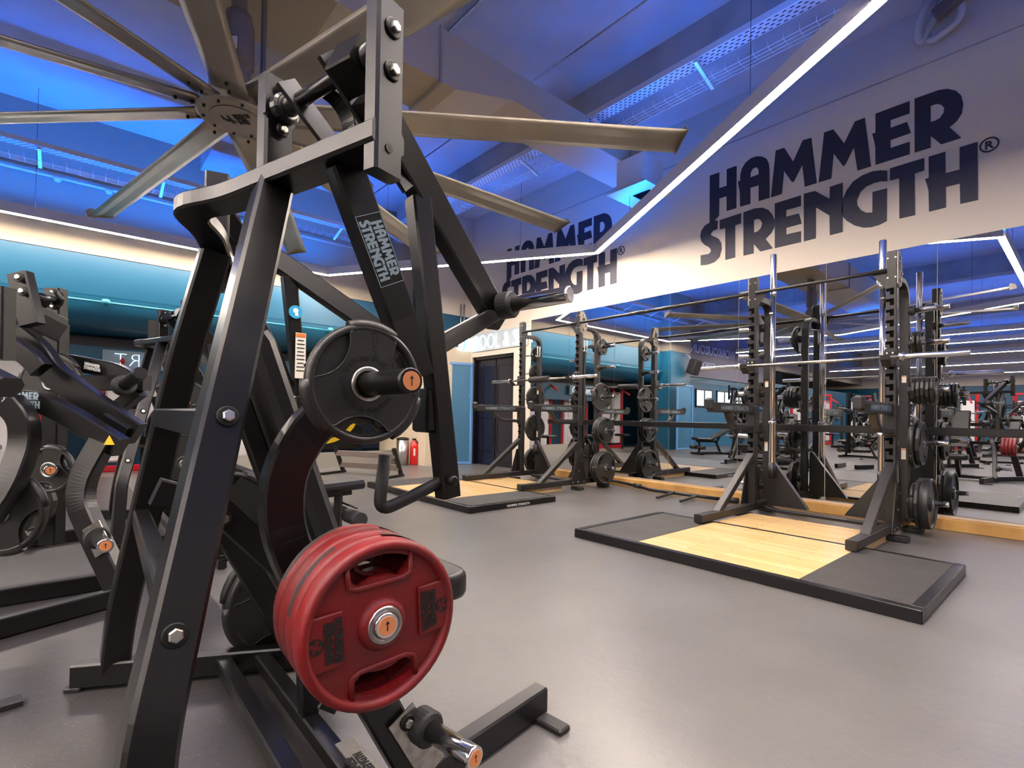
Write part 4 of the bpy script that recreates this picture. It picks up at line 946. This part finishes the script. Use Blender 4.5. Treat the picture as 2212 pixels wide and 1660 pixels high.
def make_row():
    o0 = V((-.1, 3.2, 0))
    t = thing('row_machine', 'black plate-loaded row machine at the left edge of the photo', 'weight machine', o0)
    f0 = 2.25
    def Q(u, v, f=f0): return P(u, v, f=f)
    # pivot plates and axle at the top
    B().rtube([Q(44, 592, 2.2), Q(70, 703, 2.2)], .085, .05, up=(.65, .75, 0), bev=.006).build('pivot_plate', t)
    for u, v in ((42, 600), (50, 630)): B('bolt_zinc').hexbolt(Q(u, v, 2.165), (-.65, -.75, .1), .012, .012).build('bolt', t)
    B().rtube([Q(120, 625, 2.6), Q(120, 712, 2.6)], .085, .06, up=(.65, .75, 0), bev=.006).build('pivot_plate', t)
    fb = B('black_frame'); fb.lathe(Q(118, 647, 2.56), (-.65, -.75, 0), [(.05, 0), (.05, .010), (.032, .012), (.032, .03)], 20, smooth=False); fb.build('flange_bearing', t)
    for dv in (-15, 15): B('bolt_zinc').hexbolt(Q(116, 647+dv, 2.55), (-.65, -.75, 0), .010, .012).build('bolt', t)
    B().tube([Q(75, 640, 2.25), Q(116, 648, 2.55)], .018, 12).build('axle', t)
    B().rtube([Q(95, 640, 2.4), Q(60, 680, 2.4), Q(15, 660, 2.35)], .06, .05, bev=.004).build('crank', t)
    B().rtube([Q(7, 622, 1.95), Q(5, 778, 1.95)], .055, .06, up=(.65, .75, 0), bev=.006).build('front_upright', t)
    B().rtube([Q(122, 700, 2.6), Q(118, 905, 2.6), Q(112, 1175, 2.6)], .085, .07, up=(.65, .75, 0), bev=.006).build('rear_upright', t)
    B().rtube([Q(78, 668, 2.35), Q(140, 698, 2.55)], .03, .04, bev=.003).build('pivot_bridge', t)
    B().rtube([Q(66, 688, 2.30), Q(134, 722, 2.40)], .02, .085, bev=.003).build('pivot_bridge', t)
    # long bent movement arm
    B().rtube([Q(-40, 650), Q(20, 712), Q(85, 760), Q(112, 805), Q(205, 875), Q(297, 938)], .05, .105, up=(0, 0, 1), bev=.006, fillet=.06).build('movement_arm', t)
    B().rtube([Q(-30, 735, 2.15), Q(20, 740, 2.15), Q(70, 775, 2.15), Q(90, 800, 2.15)], .05, .08, up=(0, 0, 1), bev=.006, fillet=.05).build('link_arm', t)
    # labelled seat beam
    sb = B().rtube([Q(-30, 860, 2.1), Q(25, 862, 2.1), Q(90, 868, 2.1), Q(150, 898, 2.1), Q(262, 967, 2.1)], .06, .082, up=(0, 0, 1), bev=.006, fillet=.08).build('main_beam', t)
    ex = rgt; npo = Q(3, 880, 2.045)
    npl = B('silver_print'); letters(npl, npo, (Q(75, 884, 2.045) - npo).normalized(), (0, 0, 1), .155/2.75, .001)
    npl.build('plate_lettering', sb)
    wt = B('warn_yellow'); q = Q(236, 957, 2.03); exn = (Q(246, 957, 2.03)-q).normalized(); wt.slab(q, exn, (0, 0, 1), [(-.022, -.008), (.022, -.008), (0, .03)], (), .001); wt.build('warning_triangle', sb)
    B().rtube([Q(232, 908), Q(285, 940)], .09, .07, bev=.004).build('stop_block', t)
    # second beam with a padded horn and a brand plate
    B().rtube([Q(180, 828, 2.5), Q(318, 828, 2.5)], .06, .075, up=(0, 0, 1), bev=.005).build('side_beam', t)
    B().rtube([Q(258, 880, 2.5), Q(302, 845, 2.5)], .06, .06, bev=.004).build('strut', t)
    horn(t, Q(266, 834, 2.42), Q(303, 807, 2.25), .028, m='black_frame', sticker=False)
    ub = B().rtube([Q(150, 783, 2.7), Q(215, 795, 2.7), Q(255, 803, 2.7), Q(290, 825, 2.7)], .05, .085, up=(0, 0, 1), bev=.005, fillet=.06).build('upper_beam', t)
    npo = Q(181, 797, 2.655); npl = B('white_print'); letters(npl, npo, (Q(217, 805, 2.655) - npo).normalized(), (0, 0, 1), .088/2.75, .001); npl.build('plate_lettering', ub)
    # front leg with its peg
    lg = B().rtube([Q(222, 955, 2.08), Q(180, 1030, 2.05), Q(172, 1085, 2.03), Q(205, 1160, 2.0), Q(255, 1262, 1.97)], .085, .06, up=(.65, .75, 0), bev=.006, fillet=.06).build('front_leg', t)
    B('steel').rtube([Q(196, 1135, 1.96), Q(225, 1195, 1.95)], .075, .005, up=(.65, .75, 0), bev=.001).build('peg_plate', lg)
    horn(lg, Q(208, 1160, 1.97), Q(228, 1180, 1.80), .024)
    # curved left leg
    B().rtube([Q(20, 870, 2.0), Q(52, 905, 2.0), Q(55, 960, 2.0), Q(25, 1040, 1.95), Q(-30, 1120, 1.9)], .09, .06, up=(.65, .75, 0), bev=.006, fillet=.06).build('curved_leg', t)
    # base rails
    for (a, c) in (((-60, 1300), (245, 1252)), ((-60, 1372), (240, 1292))):
        p0, p1 = P(a[0], a[1], z=.05), P(c[0], c[1], z=.05)
        B().rtube([p0, p1], .06, .085, bev=.006).build('base_rail', t)
    B().rtube([P(-10, 1180, z=.05), P(200, 1150, z=.05)], .06, .08, bev=.006).build('base_rail', t)
    B().rtube([P(62, 1175, z=.06), P(80, 1130, z=.06)], .05, .05, bev=.004).build('cross_bar', t)
    B('rubber_grip').rtube([P(-30, 1535, z=.012), P(48, 1512, z=.012)], .06, .022, bev=.004).build('foot', t)
    # a dark seat pad corner at the left edge
    B('vinyl').rtube([Q(-60, 800, 1.7), Q(18, 838, 1.7)], .10, .07, bev=.02).build('grip_pad', t)
    horn(t, Q(112, 1010, 2.5), Q(109, 1017, 2.28), .024)
    horn(t, Q(118, 828, 2.62), Q(112, 830, 2.45), .024)
    return t
RW = make_row()
def facing(p):   # plates whose axis follows the horn towards us
    return atan2(-.65, .75)
plate('grip', .105, .03, P(110, 1015, f=2.34), 'black three-grip plate with an orange horn end low at the left of the photo', turn=.3, tiltz=-.65)
plate('grip', .15, .034, P(112, 829, f=2.58), 'black plate half hidden behind the long arm at the left of the photo', turn=.7, tiltz=-.65)
plate('grip', .16, .036, P(8, 1108, f=2.0), 'black plate cut by the left edge of the photo', turn=1.1, tiltz=-.65)
plate('faceted', .15, .036, P(52, 1085, f=2.5), 'dark faceted plate just behind the plate at the left edge', turn=.2, tiltz=-.65)

# machines and benches of the hall behind the camera, which the mirrors show
spots = [(-2.3, 2.6, .1, 'first machine beyond the row machine in the mirror'), (-2.4, 6.4, -.2, 'machine below the teal pier in the mirror'), (-5.6, 3.0, .3, 'machine in the middle of the hall in the mirror'),
         (-5.2, 6.6, -.1, 'machine in front of the dark banner in the mirror'), (-8.8, 4.6, .2, 'machine far back in the hall in the mirror'), (-2.8, -.8, 2.9, 'machine behind the camera at the right end of the mirror')]
for x, y, rz, nm in spots:
    r = dup(A, (x, y, 0), rz=rz, label='black plate-loaded ' + nm, group='pulldown machines of the hall')
for x, y, rz, nm in [(-7.4, 7.3, -.2, 'machine beneath the far end of the banner in the mirror'), (-8.2, 1.6, .4, 'machine far back on the right of the hall in the mirror'), (-10.4, 5.6, .1, 'machine close to the third light strip in the mirror'), (-11.6, 2.2, .2, 'machine far back behind the nearest machine in the mirror')]:
    dup(A, (x, y, 0), rz=rz, label='black plate-loaded ' + nm, group='pulldown machines of the hall')
for x, y, rz, nm in [(-3.7, 7.4, 1.2, 'row machine beside the blue gate in the mirror'), (-3.6, 3.4, 2.6, 'row machine in the middle of the hall in the mirror'), (-6.6, 4.9, .5, 'row machine under the nearest straight light strip in the mirror'), (-4.3, .6, 3.4, 'row machine left of the nearest machine in the mirror'), (-8.9, 6.3, 1.9, 'row machine in front of the windows in the mirror')]:
    dup(RW, (x, y, 0), rz=rz, label='black plate-loaded ' + nm, group='row machines of the hall')
for i, (x, y, rz, nm) in enumerate([(-1.1, 7.3, .4, 'black bench near the teal back wall in the mirror'), (-3.9, 4.4, 1.7, 'black bench in the middle of the hall in the mirror'), (-1.3, 5.0, 2.4, 'black bench behind the row machine in the mirror')]):
    dup(bench, (x, y, 0), rz=rz, label=nm)
pk = 0
for x, y, z, R in ((-2.4, 1.95, .62, .2), (-2.3, 7.1, .62, .2), (-5.2, 5.95, .62, .2), (-5.7, 2.3, .62, .2), (-2.5, 5.70, .62, .2)):
    nm = ('machine behind the row machine', 'machine below the teal pier, far side', 'machine in front of the banner', 'machine in the middle of the hall', 'machine below the teal pier, near side')[pk]; pk += 1
    plate('grip', R, .04, (x, y, z), 'black plate on the ' + nm + ' in the mirror', turn=pk)
def make_stack():
    t = thing('cable_machine', '', 'weight machine', (0, 0, 0))
    for x in (-.55, .55): B('machine_red').rtube([(x, 0, 0), (x, 0, 2.1)], .08, .10, bev=.01).build('post', t)
    B('machine_red').rtube([(-.55, 0, 2.1), (.55, 0, 2.1)], .08, .08, bev=.01).build('top_bar', t)
    B('machine_red').rtube([(-.6, 0, .05), (.6, 0, .05)], .1, .1, bev=.01).build('base', t)
    for x in (-.28, .28): B('shroud').box((x, .06, 1.0), (.40, .16, 1.7), bev=.03).build('weight_shroud', t)
    B('machine_red').tube([(-.3, -.05, 2.0), (-.3, -.5, 1.75)], .03, 10).build('pulley_arm', t); B('machine_red').tube([(.3, -.05, 2.0), (.3, -.5, 1.75)], .03, 10).build('pulley_arm', t)
    B('vinyl').box((0, -.45, .45), (.35, .4, .08), bev=.03).build('seat', t)
    B().rtube([(0, -.45, .0), (0, -.45, .42)], .07, .07).build('seat_post', t)
    return t
cm = make_stack(); first = True
for i, (x, y, rz, nm) in enumerate([(2.6, 10.4, 0, 'under the teal cove, rightmost of three'), (.9, 10.5, 0, 'under the teal cove, middle of three'), (-.9, 10.5, 0, 'under the teal cove, leftmost of three'),
                                   (-9.5, 7.9, 0, 'in the mirror, nearest in front of the banner wall'), (-11.4, 7.6, .3, 'in the mirror, second in front of the banner wall'), (-13.4, 6.8, .6, 'in the mirror, third in front of the banner wall'),
                                   (-12.6, 3.4, 1.3, 'in the mirror, below the farthest light strip'), (-13.5, 1.4, 1.5, 'in the mirror, far off at its right end'), (-16.5, 5.2, 1.2, 'in the mirror, farthest down the hall'), (-11.0, -.6, 1.5, 'in the mirror, far off behind the nearest machine')]):
    lb = 'red cable machine with white shrouds ' + nm
    if i == 0: cm.location = (x, y, 0); cm['label'] = lb; cm['group'] = 'red cable machines'
    else: dup(cm, (x, y, 0), rz=rz, label=lb)
# banner with lettering and the loudspeaker on the pier
t = thing('banner', 'long dark banner reading EVERY WORKOUT COUNTS beyond the teal pier, seen in the mirror', 'banner', (-6.3, 9.2, 3.3))
B('banner').box((-6.4, 9.22, 3.35), (6.4, .02, 1.75)).build('cloth', t)
for i, wd in enumerate(('EVERY', 'WORKOUT', 'COUNTS')): text('banner_lettering', wd, (-8.3 + (0, 1.42, 3.42)[i], 9.205, 3.33), (1, 0, 0), (0, 0, 1), .44, 'banner_print', t, .002, thin=.004)
text('banner_lettering', 'CYBEX', (-5.3, 9.205, 2.82), (1, 0, 0), (0, 0, 1), .32, 'banner_print', t, .002, thin=.006)
tr = B('steel')
for z in (2.36, 2.28): tr.tube([(-9.6, 9.12, z), (-3.25, 9.12, z)], .015, 6)
tr.build('lower_rail', t)
t = thing('loudspeaker', 'black loudspeaker hung on the teal pier, seen in the mirror', 'speaker', (-2.9, 8.75, 2.7))
B('speaker').box((-2.95, 8.72, 2.72), (.32, .32, .50), rot=Matrix.Rotation(.35, 3, 'X') @ Matrix.Rotation(.3, 3, 'Z'), bev=.03).build('cabinet', t)
B('pipe_white').tube([(-2.9, 9.0, 3.15), (-2.9, 8.88, 3.10), (-2.92, 8.8, 2.92)], .02, 8).build('bracket', t)
t = thing('wall_panel', 'black wall panel painted with yellow rings in the recess, seen in the mirror', 'panel', (4.1, 11.15, 1.1))
B('black_dark').box((4.0, 11.20, 1.15), (2.2, .02, 1.9)).build('board', t)
for r in (.18, .38, .58, .78): B('yellow').ring((4.2, 11.185, 1.2), (0, -1, 0), r, r+.10, 0, .006, 40).build('ring', t)
gc = thing('mesh_gate', 'light blue mesh gate standing against the teal pier, seen in the mirror', 'gate', (-2.4, 8.7, 0))
for x in (-2.9, -2.0): B('cage_blue').rtube([(x, 8.75, 0), (x, 8.75, 2.1)], .05, .05, (0, 1, 0)).build('post', gc)
for z in (.03, 2.08): B('cage_blue').rtube([(-2.9, 8.75, z), (-2.0, 8.75, z)], .04, .05).build('rail', gc)
B('cage_mesh').slab((-2.88, 8.75, .04), (1, 0, 0), (0, 0, 1), [(0, 0), (.86, 0), (.86, 2.02), (0, 2.02)], (), .002).build('mesh_panel', gc)
for i, x in enumerate((-4.6, -6.1, -7.6)):
    wn = B('window_glow'); wn.box((x, 9.25, 1.75), (1.1, .02, .55)); wn.use('door_edge')
    for dx in (-.57, 0, .57): wn.box((x+dx, 9.235, 1.75), (.05, .03, .62))
    for dz in (-.3, .3): wn.box((x, 9.235, 1.75+dz), (1.2, .03, .05))
    struct(wn.build(f'window_{i+1}'))
for o in list(bpy.data.objects):
    if '_o' in o.keys(): del o['_o']
# ------------------------------------------------------------------ world and colour
wd = bpy.data.worlds.new('world'); sc.world = wd; wd.use_nodes = True
wd.node_tree.nodes['Background'].inputs['Color'].default_value = (.02, .022, .03, 1); wd.node_tree.nodes['Background'].inputs['Strength'].default_value = .5
sc.view_settings.view_transform = 'Standard'; sc.view_settings.look = 'None'; sc.view_settings.gamma = 1; sc.view_settings.exposure = .35
sc.cycles.use_denoising = True; sc.cycles.max_bounces = 8; sc.cycles.diffuse_bounces = 4; sc.cycles.glossy_bounces = 5; sc.cycles.sample_clamp_indirect = 6
sc.cycles.caustics_reflective = False; sc.cycles.caustics_refractive = False
